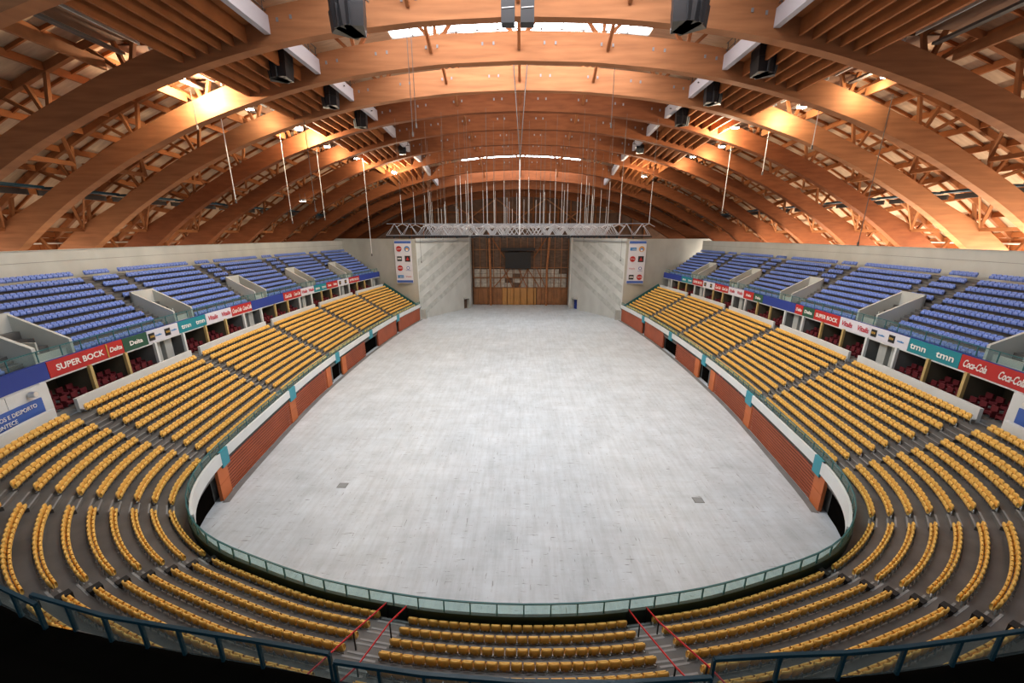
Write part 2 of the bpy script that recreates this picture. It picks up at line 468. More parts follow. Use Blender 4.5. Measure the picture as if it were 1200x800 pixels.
# ---- upper tier
upper = empty('trim_3', kind='structure')
for sg in (-1, 1):
    S0, S1 = 27.0, 104.0
    b = MB(); b.slab(sg * 23, sg * S1, 10.95, 11.15, 11.28, 12.6); b.build('deck_edge', 'ad_blue', upper)
    b = MB(); b.slab(sg * 23, sg * S1, 10.9, 11.2, 11.16, 11.28); b.build('deck_edge_sill', 'white', upper)
    b = MB(); b.slab(sg * 23, sg * S1, 11.1, 14.2, 11.3, 11.5); b.build('soffit', 'conc_dk', upper)
    for k in range(10):
        b = MB()
        d0 = 11.15 if k == 0 else browd(k - 1) + .22
        d1 = browd(k) + .22 if k < 9 else 20.7
        b.slab(sg * 23, sg * S1, d0, d1, browz(k) - .9, browz(k), 1.5); b.build('terrace_step', 'tread', upper)
    # aisle stairs flanking every vomitory
    for base in (31.3, 45.35, 59.85, 74.3, 88.8):
        for u0, u1 in ((base - .5, base + .45), (base + 3.3, base + 4.25)):
            b = MB()
            for k in range(1, 10):
                b.slab(sg * u0, sg * u1, browd(k - 1) - .15, browd(k - 1) + .23, browz(k) - .55, browz(k) - .3)
                b.slab(sg * u0, sg * u1, browd(k - 1) - .16, browd(k - 1) - .08, browz(k) - .3, browz(k) - .29, 1, 1)
                b.slab(sg * u0, sg * u1, browd(k - 1) + .22, browd(k - 1) + .30, browz(k), browz(k) + .01, 1, 1)
            b.build('aisle_stair', ['tread', 'stair'], upper, kind='stuff')
        # vomitory box
        v0, v1 = base + .5, base + 3.3
        zt = lambda d: 13.75 + (d - 11.6) * .56
        for q in (v0, v1 - .22):
            b = MB()
            P = []
            for s in (q, q + .22):
                for d, z in ((11.5, 11.9), (15.5, 12.0), (15.5, zt(15.5)), (11.5, zt(11.5))):
                    P.append(pt(sg * s, d, z))
            b.hexa([P[0], P[1], P[5], P[4], P[3], P[2], P[6], P[7]])
            b.build('vomitory_side_wall', 'conc_wall', upper)
        b = MB(); b.slab(sg * v0, sg * v1, 15.3, 15.5, 12, zt(15.5) + .02); b.build('vomitory_back_wall', 'conc_wall', upper)
        b = MB(); b.slab(sg * (v0 + .22), sg * (v1 - .22), 11.9, 12.0, 12, 13.0); b.build('vomitory_front_wall', 'conc_wall', upper)
        b = MB(); b.slab(sg * (v0 + .9), sg * (v0 + 1.0), 12.2, 15.2, 13.0, 13.9); b.build('vomitory_handrail_wall', 'conc', upper)
# concrete side walls above the blue seats
for sg, nm in ((-1, 'wall_left'), (1, 'wall_right')):
    b = MB(); b.slab(sg * 20, sg * 104.4, 20.7, 21.1, 12.5, 20.45, 1.5)
    w = b.build(nm, 'conc_wall', kind='structure')
    b = MB(); b.slab(sg * 20, sg * 104.4, 20.62, 21.2, 20.45, 20.52, 1.5); b.build('coping', 'conc', w)
    b = MB(); b.slab(sg * 20, sg * 104.4, 20.68, 20.705, 19.35, 19.38, 1.5); b.build('joint_line', 'conc_dk', w)
# VIP level
vip = empty('trim_4', kind='structure')
for sg in (-1, 1):
    b = MB(); b.slab(sg * 23, sg * 104, 10.2, 14.4, 8.3, 8.55); b.build('box_floor', 'conc_dk', vip)
    b = MB(); b.slab(sg * 23, sg * 104, 13.6, 13.8, 8.5, 11.4); b.build('box_back_wall', 'boxwall', vip)
    for n in range(5):
        g0 = 31.1 + 14.45 * n
        for i in range(4):
            s = g0 + 3.5 * i
            b = MB(); b.slab(sg * (s - .05), sg * (s + .05), 10.9, 13.6, 8.5, 11.3); b.build('box_divider', 'boxwall' if 0 < i < 3 else 'conc_dk', vip)
            b = MB(); b.slab(sg * (s - .12), sg * (s + .12), 10.7, 10.95, 8.5, 11.3); b.build('box_post', 'yelwall' if 0 < i < 3 else 'white', vip)
        for s in (g0 + 11.6, g0 + 13.2):
            b = MB(); b.slab(sg * (s - .5), sg * (s + .5), 11.6, 13.6, 8.5, 11.3); b.build('pier', 'conc', vip)
        b = MB(); b.slab(sg * g0, sg * (g0 + 10.5), 11.4, 13.6, 8.55, 8.95); b.build('box_riser', 'conc_dk', vip)
# wall with sign at the corners, beside the boxes
for sg in (-1, 1):
    b = MB()
    for i in range(4):
        b2 = MB(); b2.slab(sg * (31.3 - 2.1 * (i + 1)), sg * (31.3 - 2.1 * i - .03), 10.62, 10.8, 8.2, 11.25); b2.build('cladding_panel', 'white', vip)

# ---- far end walls
def wall_seg(b, p, q, z0, z1, th=.3, mi=0, off=0.0):
    p = Vector((*p, 0)); q = Vector((*q, 0)); d = (q - p).normalized(); n = Vector((d.y, -d.x, 0))
    p = p + n * off; q = q + n * off
    P = [p, q, q - n * th, p - n * th]
    b.hexa([(v.x, v.y, z0) for v in P] + [(v.x, v.y, z1) for v in P], mi)
for sg, side in ((-1, 'left'), (1, 'right')):
    A, B, C_ = (-15.4, 119.0), (-26.9, 101.2), (-53, 107.5)
    if sg < 0: a, c, e = A, B, C_
    else: a, c, e = (15.4, 119.0), (26.9, 101.2), (53, 107.5)
    w = empty('wall_far_%s' % side, kind='structure')
    b = MB()
    p, q = (a, c) if sg > 0 else (c, a)        # inward normal
    V = lambda u: (c[0] + (a[0] - c[0]) * u, c[1] + (a[1] - c[1]) * u)
    L1 = math.hypot(a[0] - c[0], a[1] - c[1])
    def seg(u0, u1, z0, z1, nm, m_, th=.3, off=0.0):
        bb = MB()
        P0, P1 = V(u0), V(u1)
        if sg < 0: wall_seg(bb, P0, P1, z0, z1, th, off=off)
        else: wall_seg(bb, P1, P0, z0, z1, th, off=off)
        return bb.build(nm, m_, w)
    # door opening near the recess
    seg(0, .84, 0, 21.1, 'wall_panel', 'conc_wall')
    seg(.84, .93, 3.1, 21.1, 'wall_panel', 'conc_wall')
    seg(.93, 1, 0, 21.1, 'wall_panel', 'conc_wall')
    seg(.84, .93, 0, 3.1, 'door_recess', 'ad_blue' if sg > 0 else 'lath', .1, -.5)
    seg(.83, .94, 3.1, 3.5, 'door_canopy', 'conc', 1.2, .7)
    seg(.925, .94, 0, 3.1, 'door_jamb', 'conc', 1.0, .6)
    # slanting raised bands: thin proud panels rising towards the recess
    nin = Vector((c[1] - a[1], a[0] - c[0], 0)).normalized()
    if nin.x * sg > 0: nin = -nin
    for (l0, h0, hh) in ((4.0, 9.2, 1.9), (8.0, 13.2, 1.9), (12.0, 17.2, 1.9), (15.8, 20.2, 1.7), (.4, 5.2, 1.5)):
        u0, u1 = 0.02, .97
        z0 = l0 * .9; z1 = l0 * .9 + 10.5
        P0 = Vector((*V(u0), 0)); P1 = Vector((*V(u1), 0))
        if z1 + hh > 21: 
            uu = (21 - hh - z0) / 10.5
            u1 = .02 + .95 * max(.1, uu); P1 = Vector((*V(u1), 0)); z1 = 21 - hh
        bb = MB()
        o1 = nin * .10
        bb.hexa([P0 + Vector((0, 0, z0)), P1 + Vector((0, 0, z1)), P1 + o1 + Vector((0, 0, z1)), P0 + o1 + Vector((0, 0, z0)),
                 P0 + Vector((0, 0, z0 + hh)), P1 + Vector((0, 0, z1 + hh)), P1 + o1 + Vector((0, 0, z1 + hh)), P0 + o1 + Vector((0, 0, z0 + hh))])
        bb.build('raised_band', 'conc_band', w)
    # plane behind the stand ends
    bb = MB()
    if sg < 0: wall_seg(bb, e, c, 0, 21.0)
    else: wall_seg(bb, c, e, 0, 21.0)
    bb.build('wall_panel', 'conc_wall', w)
    bb = MB()
    wall_seg(bb, (sg * 15.4, 119), (sg * 15.6, 124.6), 0, 22); bb.build('recess_return', 'conc_wall', w)
    bb = MB(); bb.box(sg * 26.2 - .8, sg * 26.2 + .8, 101.4, 102.6, 0, 2.6); 
    shift(bb, (0, 0, 0)); bb.build('wall_box', 'conc', w)
    # perforated cable tray along the top
    bb = MB()
    P0, P1 = V(0), V(1)
    bb.beam((P0[0], P0[1] - .5, 20.4), (P1[0], P1[1] - .5, 20.4), .35, .22); bb.build('cable_tray', 'metal', w)
# recess back wall
bw = empty('wall_far', kind='structure')
b = MB(); b.box(-16, 16, 124.4, 124.8, 0, 24); b.build('lining', 'lath', bw)
b = MB(); b.box(-66, 66, 131, 131.3, 0, 42); b.build('gable_boarding', 'deck_dk', bw)
for x in np.arange(-40, 41, 4.0):
    b = MB(); b.box(x - .15, x + .15, 130.4, 130.8, 18, 36); b.build('gable_stud', 'joist', bw)
for x0, x1 in ((-24, -8), (-8, -24), (24, 8), (8, 24), (-8, 8), (8, -8)):
    b = MB(); b.beam((x0, 129.5, 22), (x1, 129.5, 33), .35, .35); b.build('gable_brace', 'wood', bw)
for z in (25, 29):
    b = MB(); b.box(-42, 42, 129.8, 130.1, z - .2, z + .2); b.build('gable_rail', 'joist', bw)
for i in range(12):
    for j in range(4):
        if random.random() < .85:
            x0 = -14.8 + i * 2.46; z0 = 5.7 + j * 1.45
            b = MB(); b.box(x0, x0 + 2.34, 124.2, 124.4, z0, z0 + 1.36); b.build('board', 'board_w', bw)
for i in range(6):
    x0 = -15.2 + i * 1.55
    b = MB(); b.box(x0, x0 + 1.47, 123.9, 124.2, .1, 5.4); b.build('plywood_panel', 'ply_dk', bw)
    x0 = 5.3 + i * 1.6
    b = MB(); b.box(x0, x0 + 1.52, 123.9, 124.2, .1, 5.4); b.build('plywood_panel', 'ply_dk', bw)
for i in range(4):
    x0 = -5.9 + i * 2.75
    b = MB(); b.box(x0, x0 + 2.71, 123.7, 124.2, .1, 5.5); b.build('plywood_panel', 'ply', bw)
for x in np.linspace(-15, 15, 15):
    b = MB(); b.box(x - .1, x + .1, 123.7, 124.1, 0, 22); b.build('stud', 'ply_dk', bw)
for z in (5.6, 8.8, 12.0, 17.5):
    b = MB(); b.box(-15.3, 15.3, 123.6, 123.9, z - .12, z + .12); b.build('rail', 'ply_dk', bw)
for x0, x1, z0, z1 in ((-8.5, -3, 5.8, 12), (-2.5, -5.5, 5.8, 12), (2, 6, 12, 5.8), (2.5, -.5, 12, 5.8), (-.8, 2, 12, 5.8), (8, 5, 5.8, 12), (-9, -5, 21, 15), (8, 4, 21, 15)):
    b = MB(); b.beam((x0, 123.5, z0), (x1, 123.5, z1), .25, .25); b.build('diagonal', 'brace', bw)
for x, lean in ((-9.6, -.3), (8.3, .9)):
    b = MB(); b.tube((x, 123, 0), (x, 123, 12), .33, 8); b.tube((x, 123, 12), (x + lean, 122.4, 26), .33, 8); b.build('timber_column', 'wood', bw)

# ================================================================== ROOF
TX = [0, 7.5, 14.5, 20, 25, 30, 35, 41, 43.5, 50, 53.7, 57.3, 60.5, 66]
TZ = [38.6, 38.4, 37.75, 36.95, 35.85, 34.45, 32.8, 30.3, 29.1, 25.6, 23.2, 20.6, 18.2, 14.0]
AI = list(range(-1, 11))
CRN = {-1: 38.6, 0: 38.6, 1: 38.6, 2: 38.6, 3: 38.6, 4: 38.25, 5: 37.7, 6: 37.5, 7: 35.9, 8: 34.8, 9: 33.6, 10: 32.4}
SX = {-1: 1.0, 0: 1.0, 1: 1.0, 2: .995, 3: .98, 4: .955, 5: .93, 6: .90, 7: .875, 8: .84, 9: .80, 10: .76}
CR2 = {}
AY = {i: 36.5 + 8 * i for i in AI}
AY[-1] = 26.3
def YI(i):
    return 36.5 + 8 * i if i >= 0 else 36.5 + 10.2 * i
_gx = np.linspace(0, 66, 133)
_gz = np.interp(_gx, TX, TZ)
for _ in range(12):
    _gz[1:-1] = .25 * _gz[:-2] + .5 * _gz[1:-1] + .25 * _gz[2:]
def zb(i, X):
    i0 = int(math.floor(i)); t = i - i0
    c = CRN[max(-1, min(10, i0))] * (1 - t) + CRN[max(-1, min(10, i0 + 1))] * t
    sx = SX[max(-1, min(10, i0))] * (1 - t) + SX[max(-1, min(10, i0 + 1))] * t
    z = float(np.interp(abs(X) / sx, _gx, _gz))
    return c - (38.6 - z) * (c - 20.4) / 18.2
def nrm(i, X, off):
    e = .3
    dz = (zb(i, X + e) - zb(i, X - e)) / (2 * e)
    l = math.hypot(1, dz)
    return X - dz / l * off, zb(i, X) + off / l
def arch_pt(i, X, off, y):
    x, z = nrm(i, X, off)
    return (x, y, z)
names = {-1: 'roof arch nearest the camera, cut off by the top edge', 0: 'roof arch behind the big black central speakers', 1: 'roof arch just beyond the brightest crown skylight'}
AD_ = 2.55
def depth(X):
    X = abs(X)
    return 2.55 - .6 * smooth(14, 40, X) + 1.1 * smooth(51, 59, X)
for i in AI:
    y = AY[i]
    t = empty('roof_arch', (0, y, 0))
    lab = 'curved glulam ' + names[i] if i in names else 'curved glulam roof arch, %s from the camera along the hall' % ORD[i + 2]
    tag(t, lab, 'arch', 'glulam arches of the roof')
    xm = 64 * SX[i]
    xs = np.linspace(-xm, xm, 65)
    b = MB()
    vs, fs = [], []
    for X in xs:
        p0 = arch_pt(i, X, 0, 0); p1 = arch_pt(i, X, depth(X / SX[i]), 0)
        for yy in (-.45, .45):
            vs += [(p0[0], yy, p0[2]), (p1[0], yy, p1[2])]
    for j in range(len(xs) - 1):
        o = 4 * j
        fs += [(o, o + 1, o + 5, o + 4), (o + 2, o + 6, o + 7, o + 3), (o, o + 4, o + 6, o + 2), (o + 1, o + 3, o + 7, o + 5)]
    b.add(vs, fs)
    b.build('arch_beam', 'wood' if i < 3 else 'wood_shade', t)  # farther arches take the copy with shade in its colour
    b = MB()
    vs, fs = [], []
    xs2 = np.linspace(-xm, xm, 41)
    for X in xs2:
        p0 = arch_pt(i, X, 4.2, 0); p1 = arch_pt(i, X, 4.8, 0)
        for yy in (-.2, .2):
            vs += [(p0[0], yy, p0[2]), (p1[0], yy, p1[2])]
    for j in range(len(xs2) - 1):
        o = 4 * j
        fs += [(o, o + 1, o + 5, o + 4), (o + 2, o + 6, o + 7, o + 3), (o, o + 4, o + 6, o + 2), (o + 1, o + 3, o + 7, o + 5)]
    b.add(vs, fs)
    b.build('upper_chord', 'brace', t)
    for X0 in list(np.arange(0, 60 * SX[i], 8.1)):
        for sg in ((1,) if X0 == 0 else (-1, 1)):
            X = X0 * sg
            for dx in (-2.1, 0, 2.1):
                b = MB(); b.beam(arch_pt(i, X + dx * .25, depth(X / SX[i]) - .1, 0), arch_pt(i, X + dx, 4.3, 0), .3, .28, upv=(0, 1, 0)); b.build('strut', 'brace', t)
    if i <= 7:
        for X in (-27, -18.5, -13.5, -8.5, -3, 3, 8.5, 13.5, 18.5, 27):
            for q in (-.55, .55):
                b = MB(); p = arch_pt(i, X + q, 1.55, 0); b.box(p[0] - .09, p[0] + .09, -.5, -.45, p[2] - .14, p[2] + .14); b.build('steel_plate', 'steelplate', t)

# ---- roof deck as ceiling
ceil = empty('ceiling', kind='structure')
def dk(i, X, off=4.95):
    i0 = int(math.floor(i)); u = i - i0
    y = YI(i)
    a = nrm(i, X, off)
    return (a[0], y, a[1])
for i in AI[:-1]:
    for sg in (-1, 1):
        b = MB()
        Xs = np.linspace(13.5, 66, 22)
        for j in range(len(Xs) - 1):
            q = [dk(i, sg * Xs[j]), dk(i + 1, sg * Xs[j]), dk(i + 1, sg * Xs[j + 1]), dk(i, sg * Xs[j + 1])]
            b.hexa([Vector(v) for v in q] + [Vector(v) + Vector((0, 0, .15)) for v in q])
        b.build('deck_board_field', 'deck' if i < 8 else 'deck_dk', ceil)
        for X in np.arange(29, 63, 3.1):
            b = MB(); b.beam(dk(i, sg * X, 4.62), dk(i + 1, sg * X, 4.62), .28, .62); b.build('purlin', 'joist', ceil)
        b = MB()
        for u in (.25, .5, .75):
            for j in range(len(Xs) - 1):
                if Xs[j] > 27: b.beam(dk(i + u, sg * Xs[j], 4.8), dk(i + u, sg * Xs[j + 1], 4.8), .16, .26)
        b.build('rafter', 'joist', ceil, kind='stuff')
    # crown: solid boards on the far part of each bay, glazing on the near part
    v0 = {1: .74, 7: 1.0}.get(i, .60)
    if i < 8:
        pn = MB()
        q = [dk(i + .03, -13.5, 5.25), dk(i + v0, -13.5, 5.25), dk(i + v0, 13.5, 5.25), dk(i + .03, 13.5, 5.25)]
        Xs = np.linspace(-13.5, 13.5, 7)
        for j in range(6):
            q = [dk(i + .03, Xs[j], 5.25), dk(i + v0, Xs[j], 5.25), dk(i + v0, Xs[j + 1], 5.25), dk(i + .03, Xs[j + 1], 5.25)]
            pn.add(q, [(0, 1, 2, 3)])
        wn = empty('window_%d' % (i + 2), kind='structure')
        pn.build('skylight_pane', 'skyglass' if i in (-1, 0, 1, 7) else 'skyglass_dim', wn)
        for X in np.arange(-13.5, 13.6, 2.25):
            b = MB(); b.beam(dk(i + .03, X, 5.1), dk(i + v0, X, 5.1), .09, .2); b.build('glazing_bar', 'cable', wn)
        for u in (.2, .4, .62, .8):
            if u < v0:
                b = MB()
                for j in range(6): b.beam(dk(i + u, Xs[j], 5.05), dk(i + u, Xs[j + 1], 5.05), .1, .15)
                b.build('glazing_bar', 'cable', wn)
    if v0 < 1 or i >= 8:
        b = MB()
        Xs = np.linspace(-13.6, 13.6, 7)
        vv = v0 if i < 8 else 0.0
        for j in range(6):
            q = [dk(i + vv, Xs[j]), dk(i + 1, Xs[j]), dk(i + 1, Xs[j + 1]), dk(i + vv, Xs[j + 1])]
            b.hexa([Vector(v) for v in q] + [Vector(v) + Vector((0, 0, .15)) for v in q])
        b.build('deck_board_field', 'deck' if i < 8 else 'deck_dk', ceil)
# close joists beside the skylights, grey steel box beams, ties and braces
for i in AI[:9]:
    y0, y1 = AY[i] + .45, AY[i + 1] - .45
    for sg in (-1, 1):
        for X in (21.9, 23.0, 24.1, 25.2, 26.3, 27.4):
            a = arch_pt(i, sg * X, 1.1, y0); c = arch_pt(i + 1, sg * X, 1.1, y1)
            b = MB(); b.beam(a, c, .22, 1.15); b.build('joist', 'joist', ceil)
        b = MB()
        q = [arch_pt(i, sg * 20.6, 1.75, y0), arch_pt(i + 1, sg * 20.6, 1.75, y1), arch_pt(i + 1, sg * 27.6, 1.75, y1), arch_pt(i, sg * 27.6, 1.75, y0)]
        b.hexa([Vector(v) for v in q] + [Vector(v) + Vector((0, 0, .12)) for v in q]); b.build('catwalk_floor', 'joist', ceil)
        a = arch_pt(i, sg * 20.0, 1.35, y0); c = arch_pt(i + 1, sg * 20.0, 1.35, y1)
        b = MB(); b.beam(a, c, .5, 1.3); b.build('grey_box_beam', 'steelw', ceil)
        # catwalk handrail over the box beam
        b = MB()
        for hh in (1.0, 1.6):
            b.beam(Vector(a) + Vector((-sg * .1, 0, hh)), Vector(c) + Vector((-sg * .1, 0, hh)), .06, .06)
        for u in np.linspace(0.04, .96, 6):
            p = Vector(a) * (1 - u) + Vector(c) * u
            b.beam(p + Vector((-sg * .1, 0, .5)), p + Vector((-sg * .1, 0, 1.6)), .06, .06)
        b.build('catwalk_rail', 'cable', ceil)
        # longitudinal beams; the wide dark board paints the shade of this bay (x 29-34)
        for X, off, w_, h_, m_ in ((29.2, 2.4, .3, .5, 'brace'), (33.6, 2.5, .3, .8, 'brace'), (30.6, 3.3, 5.2, .12, 'deck_dk'), (31.8, 2.7, .5, .2, 'cable'), (30.2, 2.9, .15, .3, 'metal'), (47.0, 2.45, .35, .45, 'brace'), (57.2, 2.45, .35, .45, 'brace'), (51.5, 2.9, 1.5, .25, 'green_dk'), (52.6, 3.2, .2, .6, 'cable')):
            b = MB(); b.beam(arch_pt(i, sg * X * SX[i], off, y0), arch_pt(i + 1, sg * X * SX[i + 1], off, y1), w_, h_); b.build('longitudinal_beam', m_, ceil)
        # knee braces in the length of the hall
        for X in (8.6,):
            b = MB(); b.beam(arch_pt(i + 1, sg * X, 1.1, y1), arch_pt(i + 1, sg * X, 4.6, y1 - 3.6), .28, .38); b.build('knee_brace', 'brace', ceil)
        for X in (47.0, 57.0):
            for dx in (-3, 3):
                if dx > 0 and X > 55: continue
                b = MB(); b.beam(arch_pt(i + 1, sg * X * SX[i + 1], 2.5, y1), arch_pt(i + 1, sg * (X * SX[i + 1] + dx), 4.8, y1 - 2.4), .3, .32); b.build('knee_brace', 'brace', ceil)
        b = MB(); b.beam(arch_pt(i, sg * 47 * SX[i], 2.5, y0), arch_pt(i + 1, sg * 57 * SX[i + 1], 2.5, y1), .16, .2); b.build('wind_brace', 'brace', ceil)
    b = MB(); b.beam(arch_pt(i + 1, 0, 1.0, y1), arch_pt(i + 1, 0, 4.6, y1 - 3.6), .3, .4); b.build('knee_brace', 'brace', ceil)
# eaves
for sg, nm in ((-1, 'wall_eaves_left'), (1, 'wall_eaves_right')):
    w = empty(nm, kind='structure')
    X = sg * 63.2
    for i in AI[:-1]:
        y0 = AY[i]
        for j in range(4):
            for z0 in (14.0, 20.0, 21.6, 23.2, 24.8):
                z1 = z0 + (6 if z0 < 20 else 1.6)
                if z0 < 20: continue
                b = MB(); b.box(X - .1, X + .1, y0 + 2 * j + .04, y0 + 2 * j + 1.96, z0 + .03, z1 - .03); b.build('wall_board', 'joist', w)
        b = MB(); b.tube((X - sg * .6, y0, 20.9), (X - sg * .6, y0 + 8, 20.9), .12); b.build('white_pipe', 'pipe', w)
        b = MB(); b.box(X - sg * .3 - .12, X - sg * .3 + .12, y0 - .12, y0 + .12, 14, 27); b.build('post', 'brace', w)
        b = MB(); b.beam((X - sg * .5, y0 + .6, 17.5), (X - sg * 6, y0 + .6, 24.5), .28, .3); b.build('diagonal', 'brace', w)
        b = MB(); b.beam((X - sg * 8.5, y0 + 1.6, 17.5), (X - sg * 3.5, y0 + 1.6, 25.5), .28, .3); b.build('diagonal', 'brace', w)
    wn = MB(); wn.add([(X - sg * .02, 28, 15.8), (X - sg * .02, 116, 15.8), (X - sg * .02, 116, 19.9), (X - sg * .02, 28, 19.9)], [(0, 1, 2, 3)])
    wn.build('window_%d' % (20 if sg < 0 else 21), 'eaveL' if sg < 0 else 'eaveR', kind='structure')
    b = MB(); b.box(min(sg * 47, X), max(sg * 47, X), 22, 130, 15.3, 15.5); b.build('gallery_floor', 'conc', w)
    for i in AI[:8]:
        Xc = sg * 53.5 * SX[i]
        y0 = YI(i) + 1; y1 = YI(i + 1) - 1
        t = empty('added_fill_strip', (Xc, (y0 + y1) / 2, 15.5)); tag(t, 'added unseen fill light on the gallery behind the %s concrete wall, bay %s' % (nm.split('_')[-1], ORD[i + 2]), 'light', 'added fill strips')  # unseen light strips, added to brighten the lower roof
        b = MB(); b.box(-.35, .35, y0 - t.location.y, y1 - t.location.y, 0, .3); b.build('trough', 'metal', t)
        b = MB(); yy0 = y0 - t.location.y; yy1 = y1 - t.location.y; b.add([(-.3, yy0, .32), (.3, yy0, .32), (.3, yy1, .32), (-.3, yy1, .32)], [(0, 1, 2, 3)]); b.build('tube', 'fillR' if sg > 0 else 'fillL', t)

# ================================================================== SEATS
def seat_parts(shell, under):
    # local frame: x along the row, y outwards (sitter's back), z up, origin on the tread below the back
    back = MB()
    n = 4; zs = [(.40, -.02), (.55, .0), (.70, .035), (.78, .04), (.82, .015), (.80, -.05)]
    def prof(nx, pts, w, th, bulge, mb, wr=None):
        pass
    xs = np.linspace(-1, 1, n + 1)
    W = .238
    vs = []; fs = []
    rows = [(.36, .03, .95), (.46, .05, .98), (.64, .085, 1.0), (.77, .095, .95), (.82, .07, .80), (.82, .03, .78), (.77, .01, .92), (.62, .015, .98), (.44, -.01, .97), (.37, .0, .95)]
    for (z, y, w) in rows:
        for x in xs:
            vs.append((x * W * w, y + .05 - .05 * x * x, z - .02 * x * x * (z > .7)))
    m = n + 1
    R = len(rows)
    for r in range(R):
        r2 = (r + 1) % R
        for c in range(n):
            fs.append((r * m + c, r * m + c + 1, r2 * m + c + 1, r2 * m + c))
    fs.append(tuple(r * m for r in range(R)))
    fs.append(tuple(r * m + n for r in range(R))[::-1])
    back.add(vs, fs)
    pan = MB()
    vs = []; fs = []
    rows = [(.34, -.02, .95), (.48, -.03, .97), (.58, -.04, .95), (.64, -.06, .84), (.65, -.10, .82), (.60, -.135, .92), (.46, -.14, .97), (.34, -.11, .95)]
    for (z, y, w) in rows:
        for x in xs:
            vs.append((x * W * w, y, z - .02 * x * x * (z > .6)))
    R = len(rows)
    for r in range(R):
        r2 = (r + 1) % R
        for c in range(n):
            fs.append((r * m + c, r * m + c + 1, r2 * m + c + 1, r2 * m + c))
    fs.append(tuple(r * m for r in range(R))[::-1])
    fs.append(tuple(r * m + n for r in range(R)))
    pan.add(vs, fs)
    br = MB()
    br.beam((.24, .10, .02), (.24, .05, .46), .05, .05)
    br.beam((.24, .10, .02), (.24, .22, .02), .05, .04)
    br.beam((0, .06, .38), (0, -.1, .37), .04, .04)
    br.beam((-.25, .05, .30), (.25, .05, .30), .045, .045)
    br.beam((-.10, .10, .34), (-.10, .13, .50), .03, .02)
    br.beam((.10, .10, .34), (.10, .13, .50), .03, .02)
    return back, pan, br
BK, PN, BR = seat_parts('yel', 'yel_dk')
def positions(s0, s1, dfun, pitch=.5):
    ss = np.linspace(s0, s1, 60)
    P = np.array([at(s, dfun(s))[:2] for s in ss])
    l = np.r_[0, np.cumsum(np.linalg.norm(np.diff(P, axis=0), axis=1))]
    n = max(1, int(round(l[-1] / pitch)))
    return [float(np.interp((j + .5) / n * l[-1], l, ss)) for j in range(n)]
seats = []
for (s0, s1, nm) in BL:
    for k in range(11):
        pos = positions(s0, s1, lambda s: rowd(s, k))
        for j, s in enumerate(pos):
            x, y, tx, ty = at(s, rowd(s, k))
            z = rowz(k)
            px, py, dz = project((x, y, z + .7))
            # number from the left in the picture; on the far side blocks s falls towards the far end on the left
            seats.append(dict(p=(x, y, z), a=math.atan2(ty, tx), px=px, py=py, Z=dz, n=j + 1, N=len(pos), k=k, b=nm))
vis = [q for q in seats if q['Z'] > 1 and -2 < q['px'] < 1202 and q['py'] < 798]
vis.sort(key=lambda q: q['Z'])
near = vis[:300]
nid = set(id(q) for q in near)
def merge_seats(lst, meshes, name, mats, sc=1.0):
    """one joined mesh of many seats; meshes = [(MB, material index)]"""
    V0 = np.concatenate([np.array(mb.v) for mb, _ in meshes]) * sc
    FS = []; MI = []; o = 0
    for mb, mi in meshes:
        FS += [tuple(i + o for i in f) for f in mb.f]; MI += [mi] * len(mb.f); o += len(mb.v)
    nv = len(V0)
    lens = np.array([len(f) for f in FS]); flat = np.array([i for f in FS for i in f])
    n = len(lst)
    allv = np.empty((n, nv, 3))
    for i, q in enumerate(lst):
        c, s_ = math.cos(q['a']), math.sin(q['a'])
        # x axis along -tangent so that y points outwards
        R = np.array([[-c, s_, 0], [-s_, -c, 0], [0, 0, 1]])
        allv[i] = V0 @ R.T + np.array(q['p'])
    me = bpy.data.meshes.new(name)
    me.vertices.add(n * nv)
    me.vertices.foreach_set('co', allv.reshape(-1))
    me.loops.add(n * len(flat))
    me.loops.foreach_set('vertex_index', (flat[None, :] + (np.arange(n) * nv)[:, None]).reshape(-1).astype(np.int32))
    me.polygons.add(n * len(lens))
    ls = np.r_[0, np.cumsum(lens)[:-1]]
    me.polygons.foreach_set('loop_start', (ls[None, :] + (np.arange(n) * len(flat))[:, None]).reshape(-1).astype(np.int32))
    for m in mats: me.materials.append(M[m])
    me.polygons.foreach_set('material_index', np.tile(np.array(MI, np.int32), n))
    me.polygons.foreach_set('use_smooth', np.ones(n * len(lens), bool))
    me.update(calc_edges=True)
    me.validate()
    ob = bpy.data.objects.new(name, me)
    COL.objects.link(ob)
    return ob
# outward direction is n=(ty,-tx); with x=-t: y axis = z cross x = (ty,-tx) -> outward
rest = [q for q in seats if id(q) not in nid and not (q['Z'] < 2)]
rest = [q for q in rest if -40 < q['px'] < 1240 and q['py'] < 830]
o = merge_seats(rest, [(BK, 0), (PN, 0), (BR, 1)], 'yellow_stadium_seat_rows', ['yel', 'metal'])
tag(o, 'rows of yellow plastic seats filling the side stands beyond the nearest blocks', 'seats', 'yellow seats of the lower tier', 'stuff')
def seat_labels(q):
    left = 'left' in q['b']
    n = q['N'] - q['n'] + 1 if False else q['n']
    return 'yellow seat, %s from left in %s row of %s' % (ORD[n] if n < len(ORD) else ORD[30], ROWN[q['k']], q['b'])
proto = None
for q in near:
    left_to_right = True
    if proto is None:
        root = empty('stadium_seat')
        bk = BK.build('backrest', 'yel', root, smooth_=True); pnn = PN.build('seat_pan', 'yel', root, smooth_=True); brr = BR.build('bracket', 'metal', root)
        proto = root
        kids = [bk, pnn, brr]
    else:
        root = proto.copy(); COL.objects.link(root)
        for c in kids:
            d = c.copy(); COL.objects.link(d); d.parent = root
    root.location = q['p']
    root.rotation_euler = (0, 0, q['a'] + math.pi)
    tag(root, seat_labels(q), 'seat', 'yellow seats of the nearest blocks')
for me_ in (kids[0].data, kids[1].data):
    pass

